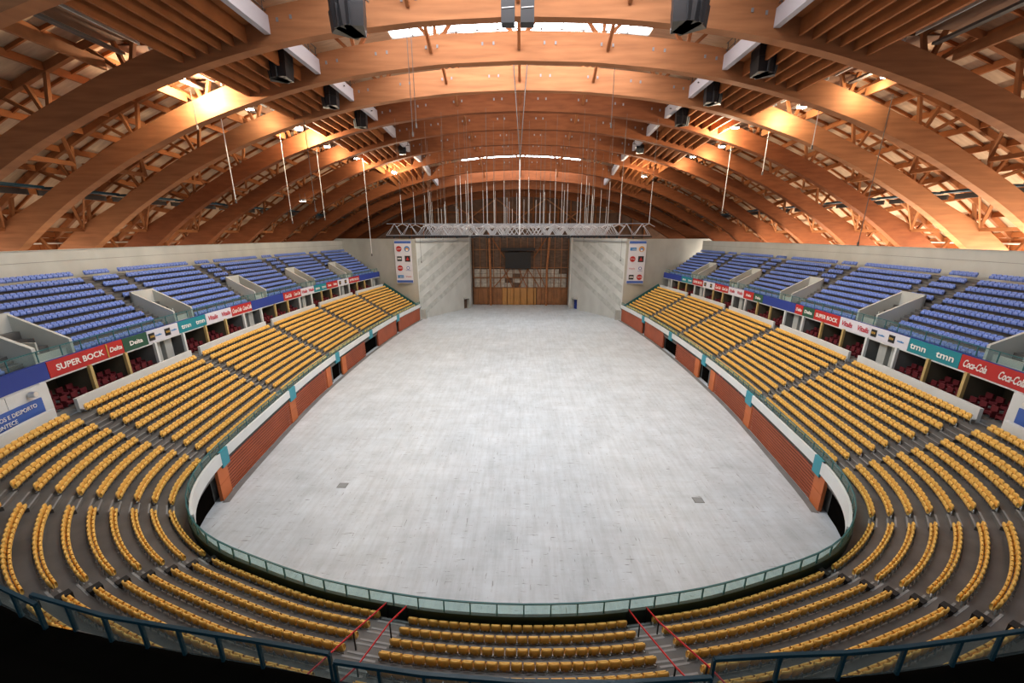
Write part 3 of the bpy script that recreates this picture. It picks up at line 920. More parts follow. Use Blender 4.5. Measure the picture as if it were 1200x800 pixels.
# blue seats
blocks = []
for sg, w in ((-1, 'left'), (1, 'right')):
    for a, c, nm in ((35.1, 44.8, 'nearest %s upper block' % w), (49.6, 59.1, 'second %s upper block' % w), (64.0, 73.6, 'third %s upper block' % w), (78.5, 88.1, 'fourth %s upper block' % w), (93.4, 103.0, 'last %s upper block' % w)):
        blocks.append((sg, a, c, nm, range(10)))
    blocks.append((sg, 27.4, 30.6, 'cut-off %s upper block' % w, range(10)))
    for base, nm in ((31.3, 'above the nearest %s stairwell' % w), (45.35, 'above the second %s stairwell' % w), (59.85, 'above the third %s stairwell' % w), (74.3, 'above the fourth %s stairwell' % w), (88.8, 'above the last %s stairwell' % w)):
        blocks.append((sg, base + .65, base + 3.2, nm, range(5, 10)))
bs = []
for sg, a, c, nm, ks in blocks:
    for k in ks:
        aa, cc = a, c
        pos = positions(sg * a, sg * c, lambda s: browd(k), .5)
        if sg < 0: pos = sorted(pos)       # left stand: far end first
        for j, s in enumerate(pos):
            x, y, tx, ty = at(s, browd(k))
            px, py, dz = project((x, y, browz(k) + .6))
            n_near = (len(pos) - j) if sg < 0 else (j + 1)
            bs.append(dict(p=(x, y, browz(k)), a=math.atan2(ty, tx), px=px, py=py, Z=dz, n=n_near, k=k, b=nm))
bv = sorted([q for q in bs if q['Z'] > 1 and -2 < q['px'] < 1202], key=lambda q: q['Z'])
bn = bv[:300]; bid = set(id(q) for q in bn)
o = merge_seats([q for q in bs if id(q) not in bid and q['Z'] > 1 and -30 < q['px'] < 1230], [(BK, 0), (PN, 0)], 'blue_stadium_seat_rows', ['blue'])
tag(o, 'rows of blue plastic seats in the farther blocks of the upper tier', 'seats', 'blue seats of the upper tier', 'stuff')
blue_mb = MB(); blue_mb.add(BK.v, BK.f); blue_mb.add(PN.v, PN.f)
pb = None
for q in bn:
    if pb is None:
        pb = blue_mb.build('upper_tier_seat', 'blue', smooth_=True); o = pb
    else:
        o = pb.copy(); COL.objects.link(o)
    o.location = q['p']; o.rotation_euler = (0, 0, q['a'] + math.pi)
    tag(o, 'blue plastic seat, %s from near end in the %s row, %s' % (ORD[min(30, q['n'])], ROWN[q['k']], q['b']), 'seat', 'blue seats of the upper tier')

# red seats in the boxes
rm = MB(); rm.box(-.27, .27, -.05, .07, .35, .95); rm.box(-.27, .27, -.45, .0, .3, .48); rm.box(-.3, -.25, -.4, .0, .1, .62); rm.box(.25, .3, -.4, .0, .1, .62)
pr = None
for sg, w in ((-1, 'left'), (1, 'right')):
    for g in range(5):
        for bx in range(3):
            for r in range(2):
                for j in range(4):
                    s = sg * (31.1 + 14.45 * g + 3.5 * bx + .6 + .76 * j)
                    x, y, tx, ty = at(s, 11.25 + .95 * r)
                    if pr is None:
                        pr = rm.build('box_seat', 'red'); o = pr
                    else:
                        o = pr.copy(); COL.objects.link(o)
                    o.location = (x, y, 8.55 + .4 * r); o.rotation_euler = (0, 0, math.atan2(ty, tx) + math.pi)
                    tag(o, 'dark red seat, %s in %s row, %s box of %s %s group' % (ORD[j + 1], 'front' if r == 0 else 'back', ('near', 'middle', 'far')[bx], ORD[g + 1], w), 'seat', 'red seats in the boxes')

# ================================================================== RAILINGS
def balustrade(name, ss, d, z0, z1, label, group, postmat='green', glassmat='glass', railr=.04, mid=False):
    c = at((ss[0] + ss[-1]) / 2, d)
    t = empty(name, (c[0], c[1], z0)); tag(t, label, 'railing', group)
    L = t.location
    b = MB()
    for a, e in zip(ss[:-1], ss[1:]): b.beam(pt(a, d, z1), pt(e, d, z1), .07, .06)
    shift(b, L).build('top_rail', postmat, t)
    for a in ss:
        b = MB(); b.beam(pt(a, d, z0), pt(a, d, z1), .06, .06); shift(b, L).build('post', postmat, t)
    for a, e in zip(ss[:-1], ss[1:]):
        u = .03 * (1 if e > a else -1)
        b = MB(); b.slab(a + u, e - u, d - .01, d + .01, z0 + .05, z1 - .05, 3); shift(b, L).build('glass_pane', glassmat, t)
    return t
balustrade('glass_balustrade', list(np.linspace(-24, 24, 38)), .15, 4.2, 4.9, 'curved teal glass balustrade around the near end of the arena floor', 'lower tier balustrades')
for sg, w in ((-1, 'left'), (1, 'right')):
    balustrade('glass_balustrade', [sg * v for v in np.linspace(24, SEND - .2, 55)], .15, 4.2, 4.9, 'long teal glass balustrade along the front of the %s yellow seats' % w, 'lower tier balustrades')
    balustrade('upper_balustrade', [sg * v for v in np.linspace(24, 103.8, 52)], 11.3, 12.6, 13.45, 'dark teal balustrade in front of the %s blue seats' % w, 'upper tier balustrades', 'green', 'glass_up')
    b = MB(); b.beam(pt(sg * (SEND - .1), .1, 3), pt(sg * (SEND - .1), 10, 9.2), .1, 1.1)
    # sloping end rail of the lower stand
    t = b.build('stand_end_rail', 'green'); tag(t, 'sloping teal rail closing the far end of the %s yellow stand' % w, 'railing')

# near balcony: deck slab, rail and glass
NR = [[(-15.2, 8.1, 13.38), (-11.25, 6.95, 13.38)], [(-11.6, 7.15, 13.45), (-9.3, 6.7, 13.4), (-7.3, 6.45, 13.4), (-5.3, 6.22, 13.4), (-3.6, 6.0, 13.4)],
      [(-3.45, 5.9, 13.32), (-1.5, 5.7, 13.32), (.4, 5.62, 13.32), (2.4, 5.65, 13.32), (4.35, 5.8, 13.32)], [(4.55, 6.1, 13.4), (6.0, 6.22, 13.4), (7.4, 6.3, 13.4), (8.8, 6.45, 13.4), (10.2, 6.65, 13.4), (12.3, 6.97, 13.4), (15.3, 7.9, 13.4)]]
labs = ['far left section of the dark blue-green balcony rail in front', 'left section of the dark balcony rail above the yellow corner seats', 'low centre section of the dark balcony rail at bottom edge', 'right section of the dark balcony rail above the yellow corner seats']
for pts_, lb in zip(NR, labs):
    t = empty('balcony_rail', pts_[0]); tag(t, lb, 'railing', 'balcony rail sections in front of the camera'); L = t.location
    b = MB()
    for a, c in zip(pts_[:-1], pts_[1:]): b.beam(a, c, .07, .085)
    shift(b, L).build('top_rail', 'green_dk', t)
    # posts about every 1.1 m
    P = [Vector(p) for p in pts_]
    for a, c in zip(P[:-1], P[1:]):
        n = max(1, round((c - a).length / 1.15))
        for j in range(n + (1 if c == P[-1] else 0)):
            p = a.lerp(c, j / n)
            b = MB(); b.beam((p.x, p.y, 12.62), p, .06, .07); shift(b, L).build('post', 'green_dk', t)
        for j in range(n):
            p = a.lerp(c, j / n); q = a.lerp(c, (j + 1) / n)
            b = MB(); b.hexa([(p.x, p.y, 12.66), (q.x, q.y, 12.66), (q.x, q.y + .012, 12.66), (p.x, p.y + .012, 12.66), (p.x, p.y, 13.3), (q.x, q.y, 13.3), (q.x, q.y + .012, 13.3), (p.x, p.y + .012, 13.3)])
            shift(b, L).build('glass_pane', 'glass_dk', t)
slab = MB()
edge = [(-17, 8.9), (-15.2, 8.15), (-11.4, 7.05), (-9.3, 6.75), (-7.3, 6.5), (-5.3, 6.27), (-3.5, 6.0), (-1.5, 5.75), (.4, 5.67), (2.4, 5.7), (4.4, 5.9), (6.0, 6.27), (7.4, 6.35), (8.8, 6.5), (10.2, 6.7), (12.3, 7.05), (15.3, 8.0), (17, 8.8)]
for (x0, y0), (x1, y1) in zip(edge[:-1], edge[1:]):
    slab.hexa([(x0, y0 - 12, 11.7), (x1, y1 - 12, 11.7), (x1, y1, 11.7), (x0, y0, 11.7), (x0, y0 - 12, 12.62), (x1, y1 - 12, 12.62), (x1, y1, 12.62), (x0, y0, 12.62)])
sl = slab.build('floor_balcony', 'shade_dk', kind='structure')  # balcony slab coloured near-black to give its shade
t = empty('handrail_stub', (-7.2, 4.2, 12.62)); tag(t, 'short teal handrail on the dark balcony at the bottom left corner', 'handrail')
b = MB(); b.tube((-.9, 0, .7), (.3, .15, 1.25), .04); b.tube((.3, .15, 1.25), (.35, .15, 0), .04); b.build('rail', 'green_dk', t, smooth_=False)
b = MB(); b.box(.5, 1.1, -.2, .2, 0, .9); b.build('concrete_block', 'conc', t)

# ================================================================== ADVERTISING BOARDS
def board(sg, a, c, color, items, label):
    """items: (text, colour, rel centre 0..1 in reading order, height m, width m, shear)"""
    D = 10.86
    p0 = Vector(pt(sg * a, D, 0)); p1 = Vector(pt(sg * c, D, 0))
    rd = (p0 - p1).normalized() if sg > 0 else (p1 - p0).normalized()
    left = p1 if sg > 0 else p0                       # reading starts at the far end on the right side and near end on the left
    Lg = (p1 - p0).length
    mid = (p0 + p1) / 2
    t = empty('advertising_board', (mid.x, mid.y, 11.25)); tag(t, label, 'sign', 'advertising boards along the upper tier')
    nin = rd.cross(Vector((0, 0, 1)))
    b = MB(); b.slab(sg * (a + .02), sg * (c - .02), D + .0, D + .09, 11.3, 12.58, 1.0); shift(b, t.location).build('panel', color, t)
    for it in items:
        s_, ink, u, h, wd, sh = it
        st = (sg * (c - (c - a) * u)) if sg > 0 else sg * (a + (c - a) * u)
        x, y, tx, ty = at(st, D - .03)
        if s_ == '#':
            q = MB(); q.slab(st - .36, st + .36, D - .05, D, 11.55, 12.3, 1); shift(q, t.location).build('logo_square', 'ad_black', t)
            text('logo_lettering', 'RFM', .22, (at(st, D - .07)[0], at(st, D - .07)[1], 11.93), (-tx, -ty, 0), (0, 0, 1), 'ink_gold', t, width=.5, bold=.01)
            continue
        if s_ == '/':
            q = MB(); q.slab(st - .06, st + .06, D - .04, D, 11.32, 12.56, 1); shift(q, t.location).build('divider', ink, t); continue
        text('lettering', s_, h, (x, y, 11.93 + (.0)), (-tx, -ty, 0), (0, 0, 1), ink, t, shear=sh, width=wd, bold=.012)
def coca(n=2): return [('Coca-Cola', 'ink_white', (j + .5) / n, .62, 4.2 / n * (.9), .35) for j in range(n)]
for sg, w in ((-1, 'left'), (1, 'right')):
    if sg < 0:
        plan = [(26.0, 31.8, 'ad_blue', [], 'plain blue'), (31.8, 36.5, 'ad_red', [('SUPER BOCK', 'ink_white', .5, .5, 4.2, 0)], 'red with large white capitals'),
                (36.5, 38.2, 'ad_red', [('Delta', 'ink_white', .5, .42, 1.3, .2), ('/', 'ink_gold', .02, 0, 0, 0)], 'small red, beside the green'), (38.2, 41.0, 'ad_green', [('Delta', 'ink_white', .5, .42, 1.5, 0)], 'dark green'),
                (41.0, 45.2, 'ad_white', [('#', '', .12, 0, 0, 0), ('radio', 'logo_blue', .33, .16, .8, 0), ('#', '', .62, 0, 0, 0), ('radio', 'logo_blue', .83, .16, .8, 0)], 'white with two black square logos, nearest'),
                (45.2, 49.5, 'ad_teal', [('tmn', 'ink_white', .27, .55, 1.5, 0), ('tmn', 'ink_white', .78, .55, 1.5, 0)], 'teal, nearest'),
                (49.5, 54.0, 'ad_white', [('Vitalis', 'ink_red', .25, .55, 1.7, .2), ('Vitalis', 'ink_red', .76, .55, 1.7, .2)], 'white with red script, nearest'),
                (54.0, 58.2, 'ad_red', coca(), 'red with white script'), (58.2, 66.2, 'ad_blue', [], 'long plain blue'),
                (66.2, 71.4, 'ad_red', coca(), 'red with white script, farther'), (71.4, 75.7, 'ad_white', [('Vitalis', 'ink_red', .25, .55, 1.7, .2), ('Vitalis', 'ink_red', .76, .55, 1.7, .2)], 'white with red script, farther'),
                (75.7, 80.2, 'ad_teal', [('tmn', 'ink_white', .27, .55, 1.5, 0), ('tmn', 'ink_white', .78, .55, 1.5, 0)], 'teal, farther'),
                (80.2, 84.6, 'ad_red', [('Delta', 'ink_white', .25, .42, 1.3, .2), ('Delta', 'ink_white', .75, .42, 1.3, 0)], 'red and white lettered, farther'),
                (84.6, 89.2, 'ad_white', [('#', '', .2, 0, 0, 0), ('#', '', .7, 0, 0, 0)], 'white with two black logos, farther'), (89.2, 93.8, 'ad_red', [('SUPER BOCK', 'ink_white', .5, .5, 4.2, 0)], 'red with white capitals, farthest'),
                (93.8, 104, 'ad_blue', [], 'plain blue, farthest')]
    else:
        plan = [(26.0, 30.6, 'ad_blue', [], 'plain blue'), (30.6, 35.5, 'ad_red', coca(), 'red with white script, nearest'), (35.5, 40.6, 'ad_teal', [('tmn', 'ink_white', .22, .6, 1.7, 0), ('tmn', 'ink_white', .75, .6, 1.7, 0)], 'teal, nearest'),
                (40.6, 45.5, 'ad_white', [('#', '', .12, 0, 0, 0), ('radio', 'logo_blue', .33, .16, .8, 0), ('#', '', .6, 0, 0, 0), ('radio', 'logo_blue', .82, .16, .8, 0)], 'white with two black square logos, nearest'),
                (45.5, 50.0, 'ad_white', [('Vitalis', 'ink_red', .25, .6, 1.7, .2), ('Vitalis', 'ink_red', .78, .6, 1.7, .2)], 'white with red script, nearest'),
                (50.0, 54.4, 'ad_red', [('SUPER BOCK', 'ink_white', .5, .5, 4.0, 0)], 'red with large white capitals'), (54.4, 56.6, 'ad_green', [('Delta', 'ink_white', .5, .42, 1.5, 0)], 'dark green'),
                (56.6, 58.2, 'ad_red', [('Delta', 'ink_white', .5, .42, 1.2, .2)], 'small red, beside the green'), (58.2, 66.0, 'ad_blue', [], 'long plain blue'),
                (66.0, 68.6, 'ad_green', [('Delta', 'ink_white', .5, .42, 1.5, 0)], 'dark green, farther'), (68.6, 71.5, 'ad_red', [('Delta', 'ink_white', .5, .42, 1.5, .2)], 'small red, farther'),
                (71.5, 76.4, 'ad_white', [('Vitalis', 'ink_red', .25, .55, 1.7, .2), ('Vitalis', 'ink_red', .76, .55, 1.7, .2)], 'white with red script, farther'), (76.4, 81.3, 'ad_red', coca(), 'red with white script, farther'),
                (81.3, 85.9, 'ad_white', [('#', '', .2, 0, 0, 0), ('#', '', .7, 0, 0, 0)], 'white with two black logos, farther'), (85.9, 90.2, 'ad_red', [('SUPER BOCK', 'ink_white', .5, .5, 3.8, 0)], 'red with white capitals, farthest'),
                (90.2, 95.0, 'ad_teal', [('tmn', 'ink_white', .27, .55, 1.5, 0), ('tmn', 'ink_white', .78, .55, 1.5, 0)], 'teal, farthest'), (95.0, 104, 'ad_blue', [], 'plain blue, farthest')]
    for a, c, col, items, lb in plan:
        board(sg, a, c, col, items, 'advertising board on the %s upper tier, %s' % (w, lb))
# corner wall sign
for sg, w in ((-1, 'left'), (1, 'right')):
    x, y, tx, ty = at(sg * 28.6, 10.55)
    t = empty('wall_sign', (x, y, 9.2)); tag(t, 'blue sign with white capitals on the white corner wall at %s edge' % w, 'sign')
    b = MB(); b.slab(sg * 26.4, sg * 30.7, 10.52, 10.6, 9.15, 10.35, 1); shift(b, t.location).build('sign_panel', 'strip_blue', t)
    if sg < 0:
        s_ = sg * 29.2
        text('lettering', 'DUOS E DESPORTO', .30, (*at(s_, 10.4)[:2], 9.97), (-at(s_)[2], -at(s_)[3], 0), (0, 0, 1), 'ink_white', t, width=3.4)
        text('lettering', 'ACONTECE', .30, (*at(s_ + .6, 10.4)[:2], 9.5), (-at(s_)[2], -at(s_)[3], 0), (0, 0, 1), 'ink_white', t, width=2.0)
    for ds, nm in ((30.2, 'nearer the boxes'), (27.9, 'farther from the boxes')):
        x, y, tx, ty = at(sg * ds, 10.5)
        l = empty('wall_lamp', (x, y, 10.85)); tag(l, 'round metal lamp on the %s corner wall, %s' % (w, nm), 'lamp')
        b = MB(); b.tube((0, 0, 0), (ty * -.35, tx * .35, 0), .22, 12); hs = b.build('housing', 'metal', l)
        b = MB(); b.tube((ty * -.35, tx * .35, 0), (ty * -.37, tx * .37, 0), .18, 12); b.build('lens', 'pipe', hs)

# hanging sponsor banners
def disc(x, z, r, y, n=20):
    b = MB(); b.tube((x, y - .02, z), (x, y + .02, z), r, n); return b
for sg, w in ((-1, 'left'), (1, 'right')):
    X0, Y0, W_, Zt, Zb = sg * 30.05 - (.25 if sg > 0 else .3), 101.2, 4.4, 20.6, 9.7
    t = empty('hanging_banner', (X0, Y0, Zb)); tag(t, 'tall white banner of round and square logos on the %s far wall' % w, 'banner', 'hanging logo banners'); L = t.location
    b = MB(); b.box(X0 - W_ / 2, X0 + W_ / 2, Y0, Y0 + .06, Zb, Zt); shift(b, L).build('cloth', 'ad_white', t)
    for z in (Zt - .75, Zb + .15):
        b = MB(); b.box(X0 - W_ / 2 + .1, X0 + W_ / 2 - .1, Y0 - .05, Y0, z, z + .6); shift(b, L).build('blue_strip', 'strip_blue', t)
    b = MB(); b.beam((X0 - W_ / 2 - .1, Y0, Zt + .05), (X0 + W_ / 2 + .1, Y0, Zt + .05), .12, .12); shift(b, L).build('hanging_bar', 'metal', t)
    rowz_ = [18.5, 16.0, 13.6, 11.4]
    cells = [[('disc', 'ad_red'), ('disc', 'logo_blue')], [('sq', 'ad_black'), ('sq2', 'ad_black')], [('disc', 'ad_red'), ('q', 'strip_blue')], [('rect', 'logo_blue'), ('txt', 'ink_red')]]
    if sg > 0:
        cells = [[('rect', 'logo_blue'), ('disc', 'logo_orange')], [('disc', 'ad_red'), ('sq2', 'ad_black')], [('txt', 'ink_red'), ('q', 'strip_blue')], [('sq', 'ad_black'), ('disc', 'ad_red')]]
    for r_, row in enumerate(cells):
        for c_, (ty_, mt_) in enumerate(row):
            x = X0 + (-1.05 if c_ == 0 else 1.05); z = rowz_[r_]
            if ty_ == 'disc':
                shift(disc(x, z, .72, Y0 - .05), L).build('logo_disc', mt_, t)
                if mt_ == 'ad_red': 
                    text('logo_lettering', 'Delta' if r_ == 0 or (sg > 0 and r_ == 1) else 'RFM', .34, (x, Y0 - .1, z), (1, 0, .15 if r_ == 0 else 0), (-.15 if r_ == 0 else 0, 0, 1), 'ink_white', t, width=1.05)
                else:
                    shift(disc(x, z - .12, .42, Y0 - .09), L).build('logo_disc', 'logo_orange' if mt_ == 'logo_blue' else 'logo_blue', t)
                    shift(disc(x, z - .32, .25, Y0 - .12), L).build('logo_disc', 'ink_white', t)
            elif ty_ == 'sq':
                b = MB(); b.box(x - .62, x + .62, Y0 - .06, Y0 - .01, z - .6, z + .6); shift(b, L).build('logo_square', mt_, t)
                text('logo_lettering', 'RFM', .4, (x, Y0 - .1, z), (1, 0, 0), (0, 0, 1), 'ink_white', t, width=.9, bold=.02)
            elif ty_ == 'sq2':
                b = MB(); b.box(x - .7, x + .7, Y0 - .06, Y0 - .01, z - .75, z + .75); shift(b, L).build('logo_square', mt_, t)
                b = MB(); b.add([(x - .45, Y0 - .09, z - .4), (x + .45, Y0 - .09, z - .4), (x, Y0 - .09, z + .5)], [(0, 1, 2)]); shift(b, L).build('logo_triangle', 'ad_red', t)
            elif ty_ == 'q':
                shift(disc(x, z + .05, .42, Y0 - .05), L).build('logo_disc', mt_, t); shift(disc(x, z + .05, .24, Y0 - .09), L).build('logo_disc', 'ink_white', t)
                b = MB(); b.box(x - .6, x + .6, Y0 - .06, Y0 - .02, z - .62, z - .55); shift(b, L).build('logo_line', mt_, t)
            elif ty_ == 'rect':
                b = MB(); b.box(x - .8, x + .8, Y0 - .06, Y0 - .01, z - .38, z + .38); shift(b, L).build('logo_rectangle', mt_, t)
                text('logo_lettering', 'tmn', .3, (x + .2, Y0 - .1, z - .05), (1, 0, 0), (0, 0, 1), 'ink_white', t, width=.9)
            else:
                text('logo_lettering', 'Vitalis', .4, (x, Y0 - .06, z), (1, 0, 0), (0, 0, 1), mt_, t, width=1.5)

# ================================================================== THINGS IN THE HALL
# screen in the recess
t = empty('video_screen', (-.85, 122.6, 11.8)); tag(t, 'black projection screen hanging in the timber lined recess', 'screen')
b = MB(); b.box(-4.0, 4.0, -.1, .1, 0, 5.0); b.build('screen_panel', 'black', t)
b = MB(); b.box(-5.2, 5.4, -.3, .3, 5.4, 6.3); b.build('case', 'black', t)
b = MB(); b.beam((-3.6, 0, 6.2), (-3.6, 0, 16), .06, .06); b.beam((3.6, 0, 6.2), (3.6, 0, 16), .06, .06); b.build('suspension_cable', 'cable', t)

# lighting trusses
def truss(y, x0, x1, z0, z1, label):
    t = empty('lighting_truss', (0, y, z0)); tag(t, label, 'truss', 'aluminium trusses hung across the hall')
    h = z1 - z0
    for (yy, zz) in ((-.5, 0), (.5, 0), (0, h)):
        b = MB(); b.beam((x0, yy, zz), (x1, yy, zz), .07, .07); b.build('chord', 'steel', t)
    b = MB()
    n = int((x1 - x0) / 2.2)
    for j in range(n):
        a = x0 + (x1 - x0) * j / n; c = x0 + (x1 - x0) * (j + 1) / n; m = (a + c) / 2
        for yy in (-.5, .5):
            b.beam((a, yy, 0), (m, 0, h), .055, .055); b.beam((m, 0, h), (c, yy, 0), .055, .055)
        b.beam((a, -.5, 0), (a, .5, 0), .06, .06)
    b.build('lattice', 'steel', t, kind='stuff')
    b = MB()
    j = x0 + 1
    while j < x1:
        b.box(j - .12, j + .12, -.2, .2, -.45, -.1); j += 2.4
    b.build('hanging_clamp', 'black', t, kind='stuff')
    return t
tr = [(60, -20, 19.4)] + [(60 + 2.9 * j, -15.5 - .22 * j, 15.3 + .22 * j) for j in range(1, 12)]
for j, (y, x0, x1) in enumerate(tr):
    truss(y, x0, x1, 21.95, 23.6, 'silver lattice lighting truss across the hall, %s from the camera' % ORD[j + 1] if j else 'nearest silver lattice lighting truss hung across the hall')
# black beam under the trusses
b = MB(); b.box(-20, 19.6, 59.2, 59.35, 21.65, 21.82); t = b.build('black_drape_rail', 'black'); tag(t, 'long thin black rail hung under the nearest silver truss', 'rail')

def roofz(X, Y):
    return zb((Y - 36.5) / 8, X)
# chains from the roof to the trusses
ch = 0
for j, (y, x0, x1) in enumerate(tr[:9]):
    for X in np.linspace(x0 + 1.2, x1 - 1.2, 8 if j % 2 == 0 else 7):
        X = float(X) + random.uniform(-2.6, 2.6)
        zt_ = roofz(X, y) + .5
        zc = 23.6 + random.uniform(2.5, 8)
        t = empty('chain_hoist', (X, y, 23.55)); tag(t, 'bright thin chain and cable hoist holding up the silver trusses', 'chain', 'chain hoists above the trusses')
        b = MB(); b.tube((0, 0, 0), (0, 0, zc - 23.55), .036, 5); b.build('chain', 'chain', t)
        b = MB(); b.tube((0, 0, zc - 23.55), (0, 0, zt_ - 23.55), .02, 4); b.build('cable', 'cable', t)
        b = MB(); b.beam((0, 0, .05), (-.9, 0, -.4), .05, .05); b.beam((0, 0, .05), (.9, 0, -.4), .05, .05); b.build('sling', 'chain', t)
# the thick central bundle
t = empty('central_cable_bundle', (.1, 52, 22)); tag(t, 'pair of dark cables converging to a bright chain at the crown centre', 'cable')
b = MB(); b.tube((-.9, 0, 20.5), (0, 0, 9), .06); b.tube((.9, 0, 20.5), (0, 0, 9), .06); b.build('cable', 'cable', t)
b = MB(); b.tube((0, 0, 0), (0, 0, 9), .08, 6); b.build('chain', 'chain', t)
# single dangling cables
for lb, (px_, pt_, pb_), Y, m_ in (('left white rope pair hanging under the second lamp', (277, 130, 238), 46, 'chain'), ('dark cord left of the white rope pair', (232, 105, 152), 44, 'cable'), ('pale cord hanging left of the trusses', (343, 155, 262), 58, 'chain'),
                              ('second pale cord hanging left of the trusses', (381, 170, 258), 64, 'chain'), ('third pale cord hanging left of the trusses', (436, 185, 300), 66, 'chain'), ('long dark cord at the left third of the roof', (370, 140, 248), 50, 'cable'),
                              ('dark cord over the right side stand', (1005, 110, 288), 44, 'cable'), ('pale cord pair under the right lamp', (951, 125, 175), 46, 'chain'), ('pale cord hanging right of the trusses', (893, 100, 205), 54, 'chain'),
                              ('second pale cord hanging right of the trusses', (846, 130, 250), 62, 'chain'), ('dark cord at the right edge over the blue seats', (1196, 140, 308), 40, 'cable'), ('thin dark cord right of centre near the crown', (716, 25, 150), 46, 'cable'),
                              ('thin dark cord left of centre near the crown', (484, 0, 160), 42, 'cable'), ('thin dark cord beside it left of centre', (488, 0, 150), 42, 'cable'), ('dark cord with a hook before the left far wall', (494, 276, 308), 92, 'cable'), ('dark cord with a hook before the right far wall', (727, 276, 306), 92, 'cable')):
    def inv(px, py):
        d = fw + rt * ((px - 600) / F) - up * ((py - 400) / F)
        q = Vector((OX, 0, H)) + d * (Y / d.y)
        return q
    a = inv(px_, pt_); c = inv(px_, pb_)
    a = Vector((c.x, Y, a.z))
    t = empty('dangling_cable', c); tag(t, lb, 'cable', 'cables dangling from the roof')
    b = MB(); b.tube((0, 0, .35), a - c, .045 if m_ == 'chain' else .035, 5); b.build('cord', m_, t)
    b = MB(); b.tube((0, 0, 0), (0, 0, .4), .10, 6); b.build('end_weight', 'cable', t)

# loudspeaker clusters
def speaker(x, y, z, w, yaw, label, rows=3):
    t = empty('loudspeaker_cluster', (x, y, z)); tag(t, label, 'loudspeaker', 'black loudspeaker clusters under the roof')
    t.rotation_euler = (0, 0, yaw)
    # curved cabinets stacked and splayed
    for j in range(2):
        for k in (-1, 0, 1) if rows == 3 else (0,):
            b = MB()
            a = k * .5; c, s_ = math.cos(a), math.sin(a)
            hw = w * .19 if rows == 3 else w * .45
            P = []
            tilt = -.25 * j
            for zz, g in ((-w * .30 * (j + 1) + (.05 if j == 0 else 0), .92 - .1 * j), (-w * .30 * j, 1.0 - .05 * j)):
                for xx, yy in ((-hw * .7, .35 * w), (hw * .7, .35 * w), (hw, -.12 * w + tilt * .3), (-hw, -.12 * w + tilt * .3)):
                    X = xx * g; Y = yy * g - .28 * w
                    P.append((X * c - Y * s_, X * s_ + Y * c, zz))
            b.hexa([P[3], P[2], P[1], P[0], P[7], P[6], P[5], P[4]])
            b.build('cabinet', 'speaker', t)
    b = MB(); b.beam((-w * .5, 0, .12), (w * .5, 0, .12), .08, .1); b.beam((0, -w * .3, .12), (0, w * .3, .12), .08, .1); b.build('frame', 'cable', t)
    b = MB(); b.beam((-w * .35, 0, .15), (-w * .35, 0, 2.2), .05, .05); b.beam((w * .35, 0, .15), (w * .35, 0, 2.2), .05, .05); b.build('hanger', 'cable', t)
for x, y, z, w, yw, lb in ((-12.0, 34, 39.2, 4.6, -.35, 'big black loudspeaker cluster left of the crown, in front of the nearest arch'), (11.9, 34, 39.2, 4.6, .35, 'big black loudspeaker cluster right of the crown, in front of the nearest arch'),
                           (-22.2, 42, 38.6, 4.0, -.5, 'black loudspeaker cluster hanging beside the left joists, second bay'), (22.2, 42, 38.6, 4.0, .5, 'black loudspeaker cluster hanging beside the right joists, second bay'),
                           (-21.4, 50, 38.2, 3.4, -.4, 'smaller black loudspeaker cluster on the left, third bay'), (21.4, 50, 38.2, 3.4, .4, 'smaller black loudspeaker cluster on the right, third bay'),
                           (-21.2, 58, 37.9, 3.2, -.4, 'small black loudspeaker cluster on the left, fourth bay'), (21.2, 58, 37.9, 3.2, .4, 'small black loudspeaker cluster on the right, fourth bay'),
                           (-20.5, 74, 37.0, 2.3, -.4, 'small black loudspeaker cluster on the left near the trusses'), (20.5, 74, 37.0, 2.3, .4, 'small black loudspeaker cluster on the right near the trusses')):
    speaker(x, y, z, w, yw, lb)
for sg, w_ in ((-1, 'left'), (1, 'right')):
    t = empty('crown_speaker', (-.1 + sg * .72 + .1, 34, 38.0)); tag(t, 'tall flat black loudspeaker at the crown, %s one of the pair' % w_, 'loudspeaker', 'pair of speakers at the crown')
    b = MB(); b.box(-.5, .5, -.4, .4, -.9, 1.4); b.build('cabinet', 'speaker', t)
    b = MB(); b.beam((-.45, -.42, .0), (.45, -.42, .05), .03, .06); b.build('pale_strap', 'metal', t)
    b = MB(); b.beam((0, 0, 1.4), (0, 0, 3), .08, .08); b.build('hanger', 'cable', t)
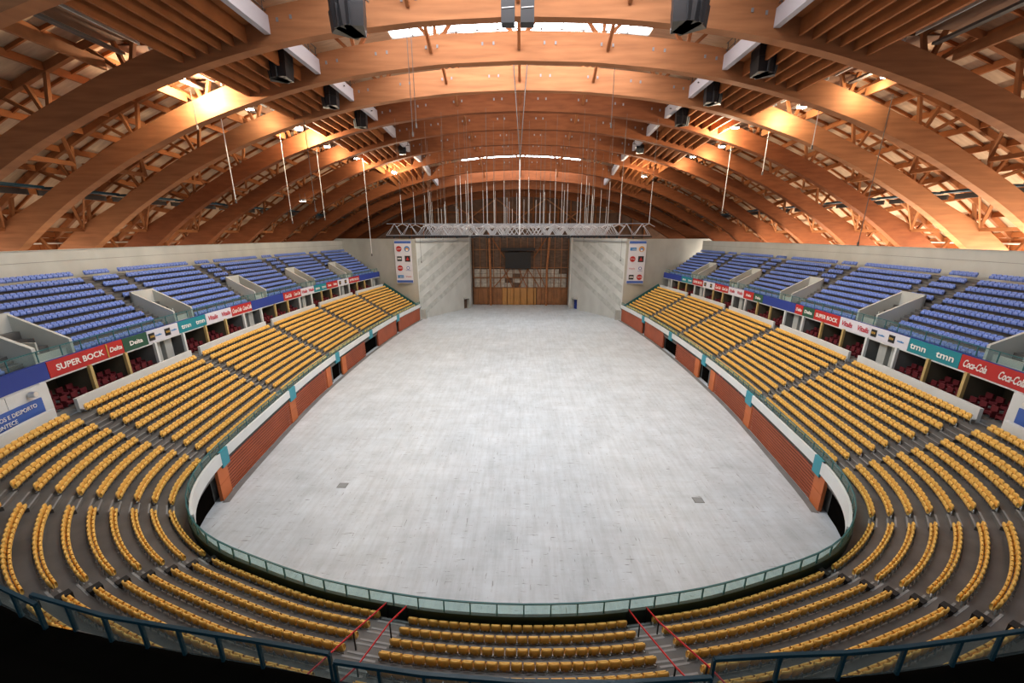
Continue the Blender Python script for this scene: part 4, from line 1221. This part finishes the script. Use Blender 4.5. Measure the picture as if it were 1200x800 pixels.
# floodlights in the roof
def unproj(px, py, Y):
    d = fw + rt * ((px - 600) / F) - up * ((py - 400) / F)
    return Vector((OX, 0, H)) + d * (Y / d.y)
for px_, py_, Y, sg, pw, lb in ((210, 91, 42.3, -1, 5200, 'glaring floodlight in the left roof bay nearest the camera'), (350, 152, 58.2, -1, 6500, 'star-like floodlight in the left roof, second glaring one'),
                      (462, 203, 82.2, -1, 5200, 'star-like floodlight in the left roof just above the trusses'), (292, 128, 50.3, -1, 500, 'dim floodlight between the two nearest glaring left ones'),
                      (383, 172, 66.3, -1, 1500, 'dim floodlight beyond the second glaring left one'), (418, 186, 74.3, -1, 1500, 'dim floodlight before the farthest glaring left one'), (355, 236, 74, -1, 300, 'small white floodlight low in the left roof'),
                      (1040, 90, 42.3, 1, 700, 'small floodlight in the right roof bay nearest the camera'), (940, 126, 50.3, 1, 1600, 'floodlight in the right roof, second bay from the camera'), (862, 150, 58.3, 1, 6000, 'floodlight in the right roof making the brightest right glow'),
                      (846, 172, 66.3, 1, 1600, 'small floodlight in the right roof, fourth bay'), (812, 184, 74.3, 1, 1200, 'small floodlight in the right roof, fifth bay'), (755, 207, 82.3, 1, 3600, 'floodlight in the right roof just above the trusses')):
    p = unproj(px_, py_, Y)
    t = empty('floodlight', p); tag(t, lb, 'floodlight', 'floodlights in the roof')
    b = MB(); b.box(-.45, .45, -.25, .35, .05, .4); hs = b.build('housing', 'steelplate', t)
    b = MB(); b.box(-.38, .38, -.2, .3, -.03, .04); b.build('lens', 'lamp', hs)
    if pw > 3000 and sg < 0:
        b = MB(); b.box(-.36, .36, -.30, -.26, .02, .34); b.build('lens_front', 'lamp', hs)
    b = MB(); b.beam((-.5, 0, .2), (-.5, 0, 1.4), .06, .06); b.beam((.5, 0, .2), (.5, 0, 1.4), .06, .06); b.build('yoke', 'cable', t)
    ld = bpy.data.lights.new('floodlight_lamp', 'POINT'); ld.energy = pw * LAMP_K; ld.color = (1, .84, .60); ld.shadow_soft_size = .3
    lo = bpy.data.objects.new('floodlight_lamp', ld); COL.objects.link(lo); lo.location = (-sg * 1.4, .0, -1.1); lo.parent = t

# red barrier tapes along the centre aisles
def tape(s, ds, lb, top=0):
    x, y, _, _ = at(s, ds[0])
    t = empty('barrier_tape', (x, y, 3.4)); tag(t, lb, 'barrier', 'red tape barriers on the centre aisles'); L = t.location
    P = []
    for d in ds:
        k = min(10, max(0, math.floor((d - .1) / .885)))
        x, y, _, _ = at(s, d); z = rowz(k)
        P.append(Vector((x, y, z + 1.0)))
        b = MB(); b.beam((x, y, z), (x, y, z + 1.02), .05, .05); shift(b, L).build('post', 'black', t)
    for a, c in zip(P[:-1], P[1:]):
        b = MB(); b.beam(a, c, .03, .07); shift(b, L).build('tape', 'tape', t)
tape(-6.15, (.3, 2.9, 5.6), 'red tape on black posts beside the block left of near centre')
tape(-5.1, (.3, 1.9, 4.4, 6.5), 'red tape on black posts at the left end of near centre block')
tape(5.75, (.3, 1.4, 4.2, 6.5), 'red tape on black posts at the right end of near centre block')
tape(6.65, (.3, 1.4, 4.6, 6.5), 'red tape on black posts beside the block right of near centre')

# floor hatches
for x, y, lb in ((-15.75, 29.8, 'small dark square hatch in the floor, left'), (15.75, 28.6, 'small dark square hatch in the floor, right')):
    t = empty('floor_hatch', (x, y, 0)); tag(t, lb, 'hatch')
    b = MB(); b.box(-.42, .42, -.35, .35, .0, .02); b.build('frame', 'conc_dk', t)
    b = MB(); b.box(-.36, .36, -.3, .3, .02, .03); b.build('cover', 'hatch', t)
